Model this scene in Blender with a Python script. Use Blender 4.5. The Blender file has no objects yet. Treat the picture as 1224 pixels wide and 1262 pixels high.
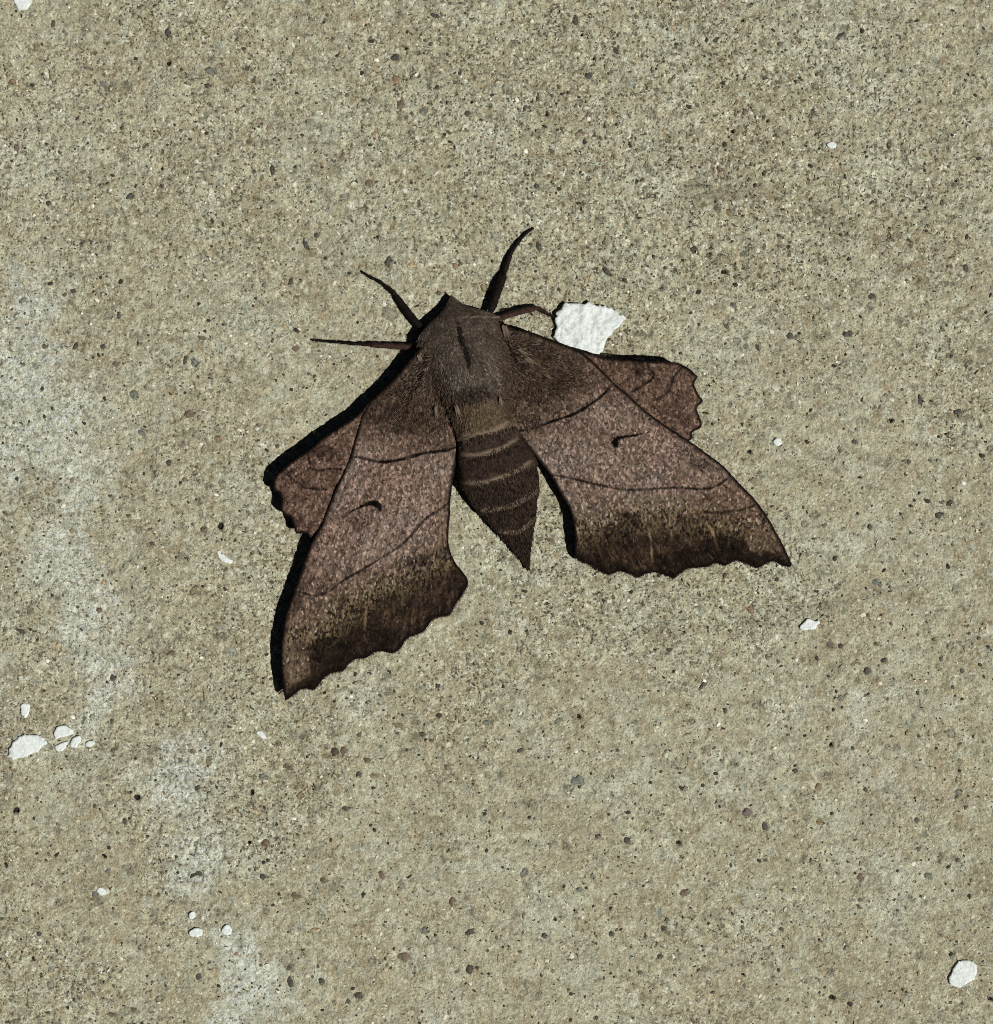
import bpy, math, random
import numpy as np
from mathutils import Vector
from mathutils.geometry import delaunay_2d_cdt

# ---------------------------------------------------------------- units
# S: metres per unit of the survey grid (0.14 mm); CX, CY: the grid point under the lens;
# H: lens height in grid units.  z below is also given in grid units.
S = 0.00014
CX, CY, H = 612.0, 631.0, 2500.0
rng = np.random.default_rng(11)
random.seed(11)
scene = bpy.context.scene
C = scene.collection

# ---------------------------------------------------------------- camera, sky, sun, exposure
cam_d = bpy.data.cameras.new('camera')
cam = bpy.data.objects.new('camera', cam_d)
C.objects.link(cam)
cam.location = (0, 0, H * S)
cam.rotation_euler = (0, 0, 0)
cam_d.sensor_width = 36
cam_d.lens = 36 * H / 1262.0
cam_d.clip_start = 0.005
cam_d.clip_end = 20
scene.camera = cam

SUN_ELEV = math.radians(57)
SHADOW_DIR = Vector((-0.88, 0.47, 0)).normalized()        # where shadows fall on the slab
world = bpy.data.worlds.new('World')
scene.world = world
world.use_nodes = True
wn = world.node_tree
bg = wn.nodes['Background']
sky = wn.nodes.new('ShaderNodeTexSky')
sky.sky_type = 'NISHITA'
sky.sun_disc = False
sky.sun_elevation = SUN_ELEV
to_sun = Vector((-SHADOW_DIR.x * math.cos(SUN_ELEV), -SHADOW_DIR.y * math.cos(SUN_ELEV), math.sin(SUN_ELEV)))
sky.sun_rotation = math.atan2(to_sun.x, to_sun.y)
wn.links.new(sky.outputs[0], bg.inputs[0])
bg.inputs[1].default_value = 0.006       # hard, single-source light: shadows are almost black

sun_d = bpy.data.lights.new('sun', 'SUN')
sun_d.energy = 4.6
sun_d.angle = math.radians(0.5)
sun_d.color = (1.0, 0.985, 0.94)
sun = bpy.data.objects.new('sun', sun_d)
C.objects.link(sun)
sun.rotation_euler = (-to_sun).to_track_quat('-Z', 'Y').to_euler()
sun.location = to_sun * 2

scene.view_settings.view_transform = 'Standard'
scene.view_settings.look = 'None'
scene.view_settings.exposure = 0.0
scene.view_settings.gamma = 1.0
scene.view_settings.use_curve_mapping = False
scene.cycles.use_denoising = False
scene.cycles.max_bounces = 4
scene.cycles.pixel_filter_type = 'BLACKMAN_HARRIS'
scene.cycles.filter_width = 1.0

# ---------------------------------------------------------------- numpy helpers
def _hash(ix, iy, seed):
    h = (ix.astype(np.int64) * 374761393 + iy.astype(np.int64) * 668265263 + seed * 1442695041) & 0xffffffff
    h = ((h ^ (h >> 13)) * 1274126177) & 0xffffffff
    h = ((h ^ (h >> 16)) * 2246822519) & 0xffffffff
    return ((h ^ (h >> 15)) & 0xffffff) / float(0xffffff)

def vnoise(x, y, size, seed=0):
    x = np.asarray(x, float) / size + 1000.0
    y = np.asarray(y, float) / size + 1000.0
    ix, iy = np.floor(x), np.floor(y)
    fx, fy = x - ix, y - iy
    fx = fx * fx * (3 - 2 * fx); fy = fy * fy * (3 - 2 * fy)
    a = _hash(ix, iy, seed); b = _hash(ix + 1, iy, seed)
    c = _hash(ix, iy + 1, seed); d = _hash(ix + 1, iy + 1, seed)
    return (a + (b - a) * fx) * (1 - fy) + (c + (d - c) * fx) * fy

def fbm(x, y, size, seed=0, octs=3, gain=0.5):
    t, amp, tot = 0, 1.0, 0
    for o in range(octs):
        t = t + amp * vnoise(x + 17.3 * o, y - 9.1 * o, size / 2 ** o, seed + o * 7)
        tot += amp; amp *= gain
    return t / tot

def sstep(a, b, x):
    t = np.clip((x - a) / (b - a), 0, 1)
    return t * t * (3 - 2 * t)

def seg_dist(px, py, pts):
    """distance to a polyline and the arc fraction at the nearest point"""
    pts = np.asarray(pts, float)
    best = np.full(px.shape, 1e9); arc = np.zeros(px.shape)
    L = np.r_[0, np.cumsum(np.hypot(*np.diff(pts, axis=0).T))]
    for i in range(len(pts) - 1):
        a, b = pts[i], pts[i + 1]
        d = b - a; l2 = d @ d + 1e-9
        t = np.clip(((px - a[0]) * d[0] + (py - a[1]) * d[1]) / l2, 0, 1)
        q = np.hypot(px - a[0] - t * d[0], py - a[1] - t * d[1])
        m = q < best
        best[m] = q[m]; arc[m] = ((L[i] + t * math.sqrt(l2)) / L[-1])[m]
    return best, arc

def smooth_line(pts, step=2.0, closed=False):
    pts = np.asarray(pts, float)
    n = len(pts); out = []
    for i in range(n if closed else n - 1):
        if closed:
            p = [pts[(i + k - 1) % n] for k in range(4)]
        else:
            p = [pts[max(i - 1, 0)], pts[i], pts[i + 1], pts[min(i + 2, n - 1)]]
        m = max(1, int(round(np.linalg.norm(p[2] - p[1]) / step)))
        for k in range(m):
            t = k / m
            out.append(0.5 * ((2 * p[1]) + (-p[0] + p[2]) * t + (2 * p[0] - 5 * p[1] + 4 * p[2] - p[3]) * t * t
                              + (-p[0] + 3 * p[1] - 3 * p[2] + p[3]) * t ** 3))
    if not closed:
        out.append(pts[-1])
    return np.array(out)

def inside(px, py, poly):
    r = np.zeros(px.shape, bool)
    n = len(poly)
    for i in range(n):
        x1, y1 = poly[i]; x2, y2 = poly[(i + 1) % n]
        if y1 == y2: continue
        c = ((y1 > py) != (y2 > py)) & (px < (x2 - x1) * (py - y1) / (y2 - y1) + x1)
        r ^= c
    return r

def to_world(x, y, z):
    """survey grid point seen at (x, y) whose height is z -> metres"""
    k = (H - z) / H
    return np.stack([(x - CX) * k * S, -(y - CY) * k * S, z * S + 0 * x], -1)

# ---------------------------------------------------------------- mesh helpers
def mesh_from(name, verts, faces, smooth=True):
    """faces: (n,3) or (n,4) int array"""
    me = bpy.data.meshes.new(name)
    faces = np.asarray(faces, np.int32)
    k = faces.shape[1]
    me.vertices.add(len(verts)); me.vertices.foreach_set('co', np.asarray(verts, np.float32).ravel())
    me.loops.add(faces.size); me.loops.foreach_set('vertex_index', faces.ravel())
    me.polygons.add(len(faces))
    me.polygons.foreach_set('loop_start', np.arange(0, faces.size, k, dtype=np.int32))
    me.update(calc_edges=True)
    me.polygons.foreach_set('use_smooth', np.full(len(faces), smooth))
    me.validate()
    return me

def attr(me, name, vals):
    a = me.attributes.new(name, 'FLOAT', 'POINT'); a.data.foreach_set('value', np.asarray(vals, np.float32))

def attr_col(me, name, vals):
    a = me.attributes.new(name, 'FLOAT_COLOR', 'POINT')
    v = np.ones((len(vals), 4), np.float32); v[:, :3] = vals
    a.data.foreach_set('color', v.ravel())

def obj(name, me, mat=None, parent=None, loc=None):
    """vertices are given in metres in the world; the origin moves to loc (or the parent's place)"""
    o = bpy.data.objects.new(name, me)
    C.objects.link(o)
    base = Vector((0, 0, 0))
    if parent is not None:
        p = parent
        while p is not None:
            base += p.location; p = p.parent
    off = Vector(loc) if loc is not None else base
    if off.length:
        n = len(me.vertices); co = np.empty(n * 3, np.float32); me.vertices.foreach_get('co', co)
        co = co.reshape(-1, 3) - np.array(off, np.float32)
        me.vertices.foreach_set('co', co.ravel()); me.update()
    if parent is not None:
        o.parent = parent
        o.location = off - base
    else:
        o.location = off
    if mat: me.materials.append(mat)
    return o

def tag(o, label=None, cat=None, group=None, kind=None):
    if label: o['label'] = label
    if cat: o['category'] = cat
    if group: o['group'] = group
    if kind: o['kind'] = kind

# ---------------------------------------------------------------- node helpers
class N:
    def __init__(s, name):
        s.m = bpy.data.materials.new(name); s.m.use_nodes = True
        s.t = s.m.node_tree; s.b = s.t.nodes['Principled BSDF']
        tc = s.t.nodes.new('ShaderNodeTexCoord'); mp = s.t.nodes.new('ShaderNodeVectorMath'); mp.operation = 'SCALE'
        s.t.links.new(tc.outputs['Object'], mp.inputs[0]); mp.inputs['Scale'].default_value = 1 / S
        s.P = mp.outputs[0]
    def put(s, sock, v):
        if isinstance(v, bpy.types.NodeSocket): s.t.links.new(v, sock)
        elif v is not None:
            if isinstance(v, tuple) and len(v) == 3 and sock.type == 'RGBA': v = v + (1,)
            sock.default_value = v
    def noise(s, size, detail=2, rough=0.5, vec=None, dist=0.0, col=False):
        n = s.t.nodes.new('ShaderNodeTexNoise'); n.inputs['Scale'].default_value = 1 / size
        n.inputs['Detail'].default_value = detail; n.inputs['Roughness'].default_value = rough
        n.inputs['Distortion'].default_value = dist
        s.put(n.inputs['Vector'], vec or s.P)
        return n.outputs['Color' if col else 'Fac']
    def voro(s, size, vec=None, feature='F1', rnd=1.0):
        n = s.t.nodes.new('ShaderNodeTexVoronoi'); n.inputs['Scale'].default_value = 1 / size
        n.feature = feature; n.inputs['Randomness'].default_value = rnd
        s.put(n.inputs['Vector'], vec or s.P)
        return n
    def ramp(s, fac, stops, const=False):
        n = s.t.nodes.new('ShaderNodeValToRGB'); e = n.color_ramp.elements
        if const: n.color_ramp.interpolation = 'CONSTANT'
        while len(e) < len(stops): e.new(0.5)
        for k, (p, c) in enumerate(stops):
            e[k].position = p
            e[k].color = (c, c, c, 1) if not isinstance(c, tuple) else c + (1,)
        s.put(n.inputs[0], fac)
        return n.outputs[0]
    def mix(s, fac, a, b, mode='MIX'):
        n = s.t.nodes.new('ShaderNodeMix'); n.data_type = 'RGBA'; n.blend_type = mode
        s.put(n.inputs[0], fac); s.put(n.inputs[6], a); s.put(n.inputs[7], b)
        return n.outputs[2]
    def math(s, op, a, b=0.0, clamp=False):
        n = s.t.nodes.new('ShaderNodeMath'); n.operation = op; n.use_clamp = clamp
        s.put(n.inputs[0], a); s.put(n.inputs[1], b)
        return n.outputs[0]
    def vmath(s, op, a, b):
        n = s.t.nodes.new('ShaderNodeVectorMath'); n.operation = op
        s.put(n.inputs[0], a); s.put(n.inputs[1], b)
        return n.outputs[0]
    def scale(s, vec, f):
        n = s.t.nodes.new('ShaderNodeVectorMath'); n.operation = 'SCALE'
        s.put(n.inputs[0], vec); s.put(n.inputs['Scale'], f)
        return n.outputs[0]
    def sep(s, c):
        n = s.t.nodes.new('ShaderNodeSeparateColor'); s.put(n.inputs[0], c); return n.outputs
    def attr(s, name, col=False):
        n = s.t.nodes.new('ShaderNodeAttribute'); n.attribute_name = name
        return n.outputs['Color' if col else 'Fac']
    def bump(s, h, dist, strength=1.0):
        n = s.t.nodes.new('ShaderNodeBump'); n.inputs['Distance'].default_value = dist * S
        n.inputs['Strength'].default_value = strength
        s.put(n.inputs['Height'], h); s.put(s.b.inputs['Normal'], n.outputs[0])
    def out(s, col, rough=0.9, spec=0.2):
        s.put(s.b.inputs['Base Color'], col); s.put(s.b.inputs['Roughness'], rough)
        s.put(s.b.inputs['Specular IOR Level'], spec)
        return s.m

def srgb(r, g, b):
    f = lambda v: (v / 255 / 12.92) if v <= 10 else ((v / 255 + 0.055) / 1.055) ** 2.4
    return (f(r), f(g), f(b))

# ================================================================= CONCRETE SLAB
def m_concrete():
    n = N('concrete')
    off = lambda x, y: n.vmath('ADD', n.P, (float(x), float(y), 3.0))
    warp = n.scale(n.vmath('SUBTRACT', n.noise(9, 2, col=True), (0.5, 0.5, 0.5)), 9.0)
    Pw = n.vmath('ADD', n.P, warp)
    # cement paste: large tan / grey clouds
    base = n.ramp(n.noise(130, 5, 0.66), [(0.36, srgb(156, 146, 124)), (0.5, srgb(168, 161, 139)), (0.64, srgb(180, 179, 162))])
    base = n.mix(n.ramp(n.noise(24, 4, 0.68), [(0.40, 0.0), (0.72, 0.8)]), base, srgb(146, 134, 110))
    base = n.mix(n.ramp(n.noise(17, 4, 0.68, vec=off(330, 71)), [(0.48, 0.0), (0.70, 0.8)]), base, srgb(186, 186, 170))
    base = n.mix(n.ramp(n.noise(22, 3, 0.6, vec=off(-410, 913)), [(0.6, 0.0), (0.78, 0.5)]), base, srgb(172, 148, 112))
    # pale lime bloom
    pale = n.math('MULTIPLY', n.attr('bloom'), n.ramp(n.noise(8, 5, 0.75), [(0.38, 0.0), (0.56, 1.0)]))
    base = n.mix(n.math('MULTIPLY', pale, .75), base, srgb(206, 210, 207))
    dens = n.ramp(n.math('ADD', n.math('MULTIPLY', n.noise(60, 4, .6), 0.7), n.math('MULTIPLY', n.attr('coarse'), 0.45)), [(0.30, 0.28), (0.68, 1.0)])
    # sand grains in the paste
    v1 = n.voro(7.5, Pw)
    g1 = n.sep(v1.outputs['Color'])
    gcol = n.ramp(g1[0], [(0.0, srgb(74, 70, 57)), (0.16, srgb(116, 110, 92)), (0.32, srgb(130, 114, 90)), (0.42, srgb(150, 146, 128)),
                          (0.62, srgb(178, 171, 148)), (0.86, srgb(208, 206, 194))], const=True)
    gm = n.math('MULTIPLY', n.ramp(v1.outputs['Distance'], [(0.32, 1.0), (0.50, 0.0)]), n.ramp(g1[1], [(0.28, 0.0), (0.34, 0.85)]))
    col = n.mix(n.math('MULTIPLY', gm, dens), base, gcol)
    v2 = n.voro(3.4, n.vmath('ADD', Pw, (57.0, 31.0, 0.0)))
    g2 = n.sep(v2.outputs['Color'])
    fine = n.ramp(g2[0], [(0.0, srgb(66, 61, 47)), (0.15, srgb(114, 106, 86)), (0.36, srgb(158, 150, 126)), (0.78, srgb(194, 189, 171)), (0.95, srgb(214, 210, 196))], const=True)
    fm = n.math('MULTIPLY', n.ramp(v2.outputs['Distance'], [(0.34, 0.9), (0.6, 0.0)]), n.ramp(g2[1], [(0.25, 0.0), (0.3, 1.0)]))
    col = n.mix(n.math('MULTIPLY', fm, dens), col, fine)
    # irregular dark and light mineral flecks
    fk = n.noise(6.4, 3, .6, vec=off(77, -45), dist=1.5)
    col = n.mix(n.math('MULTIPLY', n.ramp(fk, [(0.35, .95), (0.405, 0.0)]), dens), col, srgb(64, 59, 46))
    fk3 = n.noise(13.0, 4, .7, vec=off(-577, 245), dist=1.8)
    col = n.mix(n.math('MULTIPLY', n.ramp(fk3, [(0.33, .85), (0.385, 0.0)]), dens), col, srgb(98, 92, 76))
    fk2 = n.noise(6.5, 3, .6, vec=off(-177, 445), dist=1.6)
    col = n.mix(n.ramp(fk2, [(0.59, 0.0), (0.68, .75)]), col, srgb(203, 199, 182))
    v4 = n.voro(17, n.vmath('ADD', n.P, n.scale(n.vmath('SUBTRACT', n.noise(7, 3, .65, col=True), (0.5, 0.5, 0.5)), 15.0)))
    g4 = n.sep(v4.outputs['Color'])
    c4 = n.ramp(g4[0], [(0.0, srgb(104, 102, 88)), (0.25, srgb(128, 124, 106)), (0.45, srgb(140, 122, 96)), (0.58, srgb(120, 108, 86)), (0.72, srgb(148, 150, 138)), (0.88, srgb(190, 184, 164))], const=True)
    m4 = n.math('MULTIPLY', n.ramp(v4.outputs['Distance'], [(0.26, .8), (0.42, 0.0)]), n.ramp(g4[1], [(0.66, 0.0), (0.70, 1.0)]))
    m4 = n.math('MULTIPLY', m4, n.ramp(n.noise(4, 3, .7), [(.36, .2), (.55, 1.0)]))
    col = n.mix(m4, col, c4)
    col = n.mix(n.math('MULTIPLY', n.attr('stain'), .5), col, n.mix(1.0, col, (.62, .60, .56), 'MULTIPLY'))
    col = n.mix(n.math('MULTIPLY', pale, .2), col, srgb(194, 197, 191))
    col = n.mix(1.0, col, n.ramp(n.noise(70, 4, .6, vec=off(-300, 620)), [(0.34, 0.93), (0.5, 1.0), (0.66, 1.05)]), 'MULTIPLY')
    col = n.mix(1.0, col, n.ramp(n.noise(11, 4, .7, vec=off(900, 120)), [(0.28, 0.66), (0.5, 1.02), (0.72, 1.26)]), 'MULTIPLY')
    sp = n.noise(3.0, 3, 0.7)
    col = n.mix(1.0, col, n.ramp(sp, [(0.25, 0.48), (0.5, 1.02), (0.75, 1.3)]), 'MULTIPLY')
    col = n.mix(1.0, col, (1.015, 1.05, 0.995), 'MULTIPLY')
    hgt = n.math('ADD', n.noise(3.2, 4, 0.75), n.math('MULTIPLY', v1.outputs['Distance'], -0.5))
    n.bump(n.math('ADD', hgt, n.math('MULTIPLY', fk, .8)), 2.6, 0.95)
    return n.out(col, 0.88, 0.25)

# stones and pits told apart in the slab: x, y, half length, half width, angle, kind
K = 'black dark grey slate brown rust tan olive purple white'.split()
STONES = [
 (207,77,4,3.6,10,'black'),(258,87,8,4,30,'slate'),(255,105,4,4,0,'dark'),(160,242,6,4,-15,'dark'),(20,183,3,7,5,'purple'),
 (15,100,5,3.5,0,'rust'),(307,175,4,3.5,20,'brown'),(199,207,2.6,2.6,0,'black'),(150,157,3.2,3,0,'dark'),(127,103,4.5,3.5,20,'slate'),
 (65,29,2.6,5,10,'dark'),(152,199,6,3,10,'grey'),(211,203,5,4.5,0,'grey'),(72,131,6,4.5,20,'grey'),(358,346,4,6.5,25,'dark'),
 (90,358,4.5,3,15,'dark'),(134,387,5.5,4.5,0,'grey'),(146,388,2.6,6,0,'dark'),(883,48,2.4,5.5,50,'dark'),(961,54,3.6,3.6,0,'brown'),
 (916,24,3,2.4,0,'black'),(918,138,3,4.5,20,'brown'),(903,161,3,3,0,'black'),(1091,52,6,4.5,0,'grey'),(861,222,6.5,6,0,'grey'),
 (887,208,5,3.5,10,'brown'),(892,334,4.5,3.5,0,'black'),(904,377,3.6,6,-20,'purple'),(1074,365,5,4.5,0,'dark'),(1179,222,2.6,2.6,0,'black'),
 (62,626,6,7,0,'grey'),(251,652,5.5,4.5,15,'brown'),(271,648,4.2,5.5,10,'black'),(228,444,2.4,8,10,'dark'),(239,446,5,6,0,'slate'),
 (233,510,8,5.5,0,'brown'),(268,540,5,4.5,0,'rust'),(208,570,4,4.5,0,'dark'),(164,486,5.5,6.5,0,'slate'),(126,427,4,3,-20,'dark'),
 (93,426,2.4,5,25,'dark'),(122,752,4.5,4,20,'brown'),(299,570,4.5,4,0,'grey'),(168,983,4.6,4.2,0,'black'),(19,999,4.4,4,0,'black'),
 (127,1055,4.4,2.4,20,'black'),(310,977,3.6,4.4,0,'black'),(324,957,6,4.5,-10,'slate'),(353,945,6.5,5,0,'brown'),(326,1039,6,5.5,0,'brown'),
 (369,981,4,6,25,'olive'),(245,1077,6,3.6,10,'dark'),(323,1080,4.5,4,0,'dark'),(398,1085,5,4,0,'brown'),(364,1104,6,4.5,20,'brown'),
 (396,1209,4.5,4,0,'dark'),(412,926,6,5.5,0,'dark'),(244,1204,4,4.5,0,'dark'),(153,1012,3.6,4,0,'dark'),(7,957,7,6,0,'grey'),
 (388,1147,7,4.5,-20,'tan'),(195,1231,6.5,4,-20,'grey'),(48,1151,4,3,0,'dark'),(307,1039,2.6,2.6,0,'black'),(711,962,10,8,0,'slate'),
 (497,1179,9,6,8,'brown'),(557,1111,4.4,6,10,'brown'),(579,1195,5,6.5,0,'dark'),(524,1146,5,4,-15,'slate'),(452,937,6,3.8,10,'brown'),
 (442,954,4,4.5,0,'dark'),(600,890,6.5,3.4,-8,'slate'),(457,1183,6,5.5,0,'grey'),(423,925,4.5,6,0,'brown'),(713,883,3,4,0,'black'),
 (671,1153,4,3.6,0,'dark'),(753,1151,3.2,4,15,'dark'),(813,1179,3.6,3.2,0,'dark'),(425,996,4.5,4,0,'dark'),(708,1123,2.6,2.4,0,'black'),
 (736,1031,4,2.6,-20,'dark'),(810,1002,4.5,3,0,'grey'),(818,1144,4.5,4.5,0,'dark'),(925,751,5,6.5,0,'rust'),(1023,794,4.2,4,0,'purple'),
 (1036,796,3.6,3.4,0,'dark'),(1089,814,4.5,4,0,'dark'),(1069,827,5.5,5,0,'dark'),(1036,860,4.2,3.4,-20,'slate'),(836,1039,4.2,3.6,0,'black'),
 (920,1001,7,6.5,0,'purple'),(887,990,6.5,5.5,10,'grey'),(1060,1081,4.4,6.5,0,'brown'),(1025,1230,4.2,3.4,0,'black'),(916,1202,2.6,2.6,0,'black'),
 (1221,1232,3.6,3.4,0,'black'),(1131,854,2.6,3.4,0,'dark'),(1132,907,2.6,2.6,0,'dark'),(1025,918,2.4,3.4,20,'black'),(1051,922,2.6,2.6,0,'dark'),
 (824,801,3,3.4,0,'dark'),(893,709,3.2,3,0,'dark'),(1170,796,5.5,5,0,'grey'),(487,70,6.5,5.5,0,'dark'),(488,98,5,6.5,-20,'rust'),
 (725,93,5,5.5,10,'dark'),(732,72,2.6,3.4,0,'black'),(521,137,5,5,0,'slate'),(576,139,4.6,3.4,-15,'dark'),(454,225,5,6,0,'brown'),
 (424,242,6.5,3.6,0,'grey'),(420,42,5.5,4,-15,'grey'),(661,229,3.6,4,0,'dark'),(622,108,5,6.5,0,'grey'),(687,42,5,5,0,'grey'),
 (759,62,4.2,4.2,0,'dark'),(768,98,4.5,4.5,0,'grey'),(704,265,6.5,3.6,-10,'grey'),(500,59,3,1.8,-10,'black'),(717,42,2.6,2.2,-30,'black'),
 (478,199,4,5.5,0,'grey'),(663,119,1.8,6,10,'dark'),(647,132,2,4.4,25,'dark'),(1028,450,4.2,3.2,0,'black'),(934,428,2.2,5.5,-15,'dark'),
 (924,557,3.6,3.4,0,'black'),(1098,518,4.6,3,-15,'black'),(1134,493,2.8,7,-10,'dark'),(1157,634,5.5,4.5,-20,'dark'),(991,645,4.5,3.4,-30,'grey'),
 (1220,553,4.5,3.4,0,'grey'),(1053,544,3.4,3,0,'dark'),(1167,534,2.8,2.2,0,'black'),(1060,588,3,2.2,0,'black'),(1072,649,3.4,4.2,-20,'dark'),
 (560,327,4.4,3.6,0,'rust'),(478,385,12,10,20,'grey'),(478,322,4,8,25,'dark'),(507,327,6.5,5,0,'tan'),(566,90,3,2.4,0,'dark'),
 (581,125,2.6,2.6,0,'black'),(551,126,2.8,2.2,0,'dark'),(875,474,2.4,2.2,0,'black'),(867,508,2.4,1.8,0,'black'),(878,522,2.2,2.2,0,'black'),
 (230,688,4,1.6,0,'dark'),(26,778,6,3,10,'dark'),(445,590,4,3,0,'grey'),(612,640,4,6,0,'grey'),(590,628,3,3,0,'dark'),
 (540,845,4,4,0,'dark'),(520,905,3.5,4,0,'dark'),(770,790,4,3,0,'grey'),(640,800,4,3.4,0,'grey'),(930,870,4,4,0,'grey'),
 (1130,1010,3.4,3,0,'dark'),(1100,1150,4,3.4,0,'grey'),(1180,1060,3,3,0,'dark'),(980,950,3.4,3,0,'dark'),(300,60,3.4,3,0,'dark'),
 (330,230,4,3,20,'grey'),(390,290,3,4,0,'dark'),(60,250,3.6,3,0,'dark'),(100,300,3,2.4,0,'dark'),(1010,280,4,3,0,'grey'),
 (1120,230,4.4,4,0,'grey'),(1190,330,3.4,4.4,0,'dark'),(960,290,3,2.4,0,'dark'),(820,330,3.6,3,0,'dark'),(776,318,4,3,0,'grey'),
]
_r = random.Random(77)
for _ in range(115):
    _q = (_r.uniform(8, 1216), _r.uniform(8, 1254))
    if all(math.hypot(_q[0] - t[0], _q[1] - t[1]) > 16 for t in STONES):
        STONES.append((_q[0], _q[1], _r.uniform(3.4, 7.5), _r.uniform(2.6, 5.5), _r.uniform(0, 180), _r.choice(['grey', 'grey', 'slate', 'olive', 'tan', 'brown', 'dark', 'dark'])))
BLOOM = [(30,380,45),(20,470,55),(70,520,60),(100,600,60),(40,560,50),(80,680,55),(110,760,55),(120,830,40),(215,965,50),(235,1045,50),
         (225,1090,36),(290,1160,34),(305,1225,50),(275,1195,30),(780,15,44),(115,870,34),(10,345,30),(575,130,30),(1060,120,40),(820,60,50),
         (1050,890,50),(1100,960,50),(450,860,44),(640,170,50),(960,420,50),(560,1230,50)]

def build_slab():
    # grid: fine over what lies around the moth, coarser outwards
    def axis(lo, hi, step, reach):
        a = list(np.arange(lo, hi + step * .5, step))
        s_, x = step, lo
        left = []
        while x > lo - reach:
            s_ *= 1.25; x -= s_; left.append(x)
        s_, x = step, hi
        right = []
        while x < hi + reach:
            s_ *= 1.25; x += s_; right.append(x)
        return np.array(left[::-1] + a + right)
    gx = axis(-30, 1254, 1.62, 2200); gy = axis(-30, 1292, 1.62, 2200)
    X, Y = np.meshgrid(gx, gy)
    sh = X.shape
    x, y = X.ravel(), Y.ravel()
    core = ((x > -60) & (x < 1290) & (y > -60) & (y < 1330)).astype(float)
    coarse = np.clip(sstep(0.42, 0.62, fbm(x, y, 240, 3, 3)) * .7 + 1.0 * np.exp(-((x - 800) / 430) ** 2 - ((y - 140) / 280) ** 2)
                     - .5 * np.exp(-((x - 150) / 160) ** 2 - ((y - 520) / 400) ** 2), 0, 1)
    amp = 0.6 + 0.8 * coarse
    z = core * amp * (1.7 * (fbm(x, y, 7.5, 21, 2) - .5) + 1.5 * (vnoise(x, y, 3.6, 33) - .5))
    z += 3.0 * (fbm(x, y, 120, 5, 3) - .5)
    # small pits where fine grains fell out
    p = vnoise(x, y, 5.0, 77) * vnoise(x + 3, y + 5, 9.0, 78)
    z -= core * amp * 4.5 * sstep(0.60, 0.80, p)
    # craters under the stones that were told apart
    ix0 = np.searchsorted(gx, -30)
    Z = z.reshape(sh)
    for (sx, sy, a, b, ang, kind) in STONES:
        r = max(a, b) + 5
        i0, i1 = np.searchsorted(gx, [sx - r, sx + r]); j0, j1 = np.searchsorted(gy, [sy - r, sy + r])
        if i1 <= i0 or j1 <= j0: continue
        xx, yy = X[j0:j1, i0:i1] - sx, Y[j0:j1, i0:i1] - sy
        c, s_ = math.cos(math.radians(ang)), math.sin(math.radians(ang))
        u, v = (xx * c + yy * s_) / a, (-xx * s_ + yy * c) / b
        d = np.hypot(u, v) + .35 * (vnoise(X[j0:j1, i0:i1], Y[j0:j1, i0:i1], 3.5, 5) - .5)
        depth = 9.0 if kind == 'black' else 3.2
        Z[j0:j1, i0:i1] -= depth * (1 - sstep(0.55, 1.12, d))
    z = Z.ravel()
    bloom = np.zeros_like(x)
    wx = x + (fbm(x, y, 60, 201, 4, .6) - .5) * 110; wy = y + (fbm(x, y, 60, 231, 4, .6) - .5) * 110
    for (bx, by, r) in BLOOM:
        bloom = np.maximum(bloom, np.exp(-((wx - bx) ** 2 + (wy - by) ** 2) / (r * r)) * (1.0 if bx < 330 else .42))
    bloom = sstep(0.14, 0.92, bloom * (0.45 + 1.1 * fbm(x, y, 34, 91, 4, .6)))
    verts = np.stack([(x - CX) * S, -(y - CY) * S, z * S], -1)
    ny, nx = sh
    idx = np.arange(nx * ny).reshape(ny, nx)
    f = np.stack([idx[:-1, :-1], idx[1:, :-1], idx[1:, 1:], idx[:-1, 1:]], -1).reshape(-1, 4)
    me = mesh_from('ground', verts, f)
    stain = np.zeros_like(x)
    for pts, w in [([(700,790),(860,775),(1040,742),(1240,705)], 13), ([(1060,560),(1150,590),(1240,600)], 10), ([(830,250),(960,240),(1080,290),(1240,250)], 16),
                   ([(80,935),(180,925),(270,900)], 20), ([(560,1010),(760,985),(900,1000)], 14), ([(380,180),(420,300),(400,380)], 14)]:
        d, _ = seg_dist(x, y, smooth_line(pts, 12))
        stain = np.maximum(stain, (1 - sstep(0, w, d + (fbm(x, y, 26, 401, 3, .6) - .5) * w * 1.8)) * (.4 + .6 * vnoise(x, y, 30, 407)))
    attr(me, 'stain', stain)
    attr(me, 'bloom', bloom); attr(me, 'coarse', coarse)
    o = obj('ground', me, m_concrete())
    tag(o, 'sandy beige concrete slab with fine grit and pale lime bloom', None, kind='structure')
    def height(qx, qy):
        i = int(np.clip(np.searchsorted(gx, qx), 0, nx - 1)); j = int(np.clip(np.searchsorted(gy, qy), 0, ny - 1))
        return float(Z[j, i])
    hfun = lambda qx, qy: Z[np.clip(np.searchsorted(gy, qy), 0, ny - 1), np.clip(np.searchsorted(gx, qx), 0, nx - 1)]
    return o, height, hfun

ground, ground_h, ground_hv = build_slab()

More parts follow.
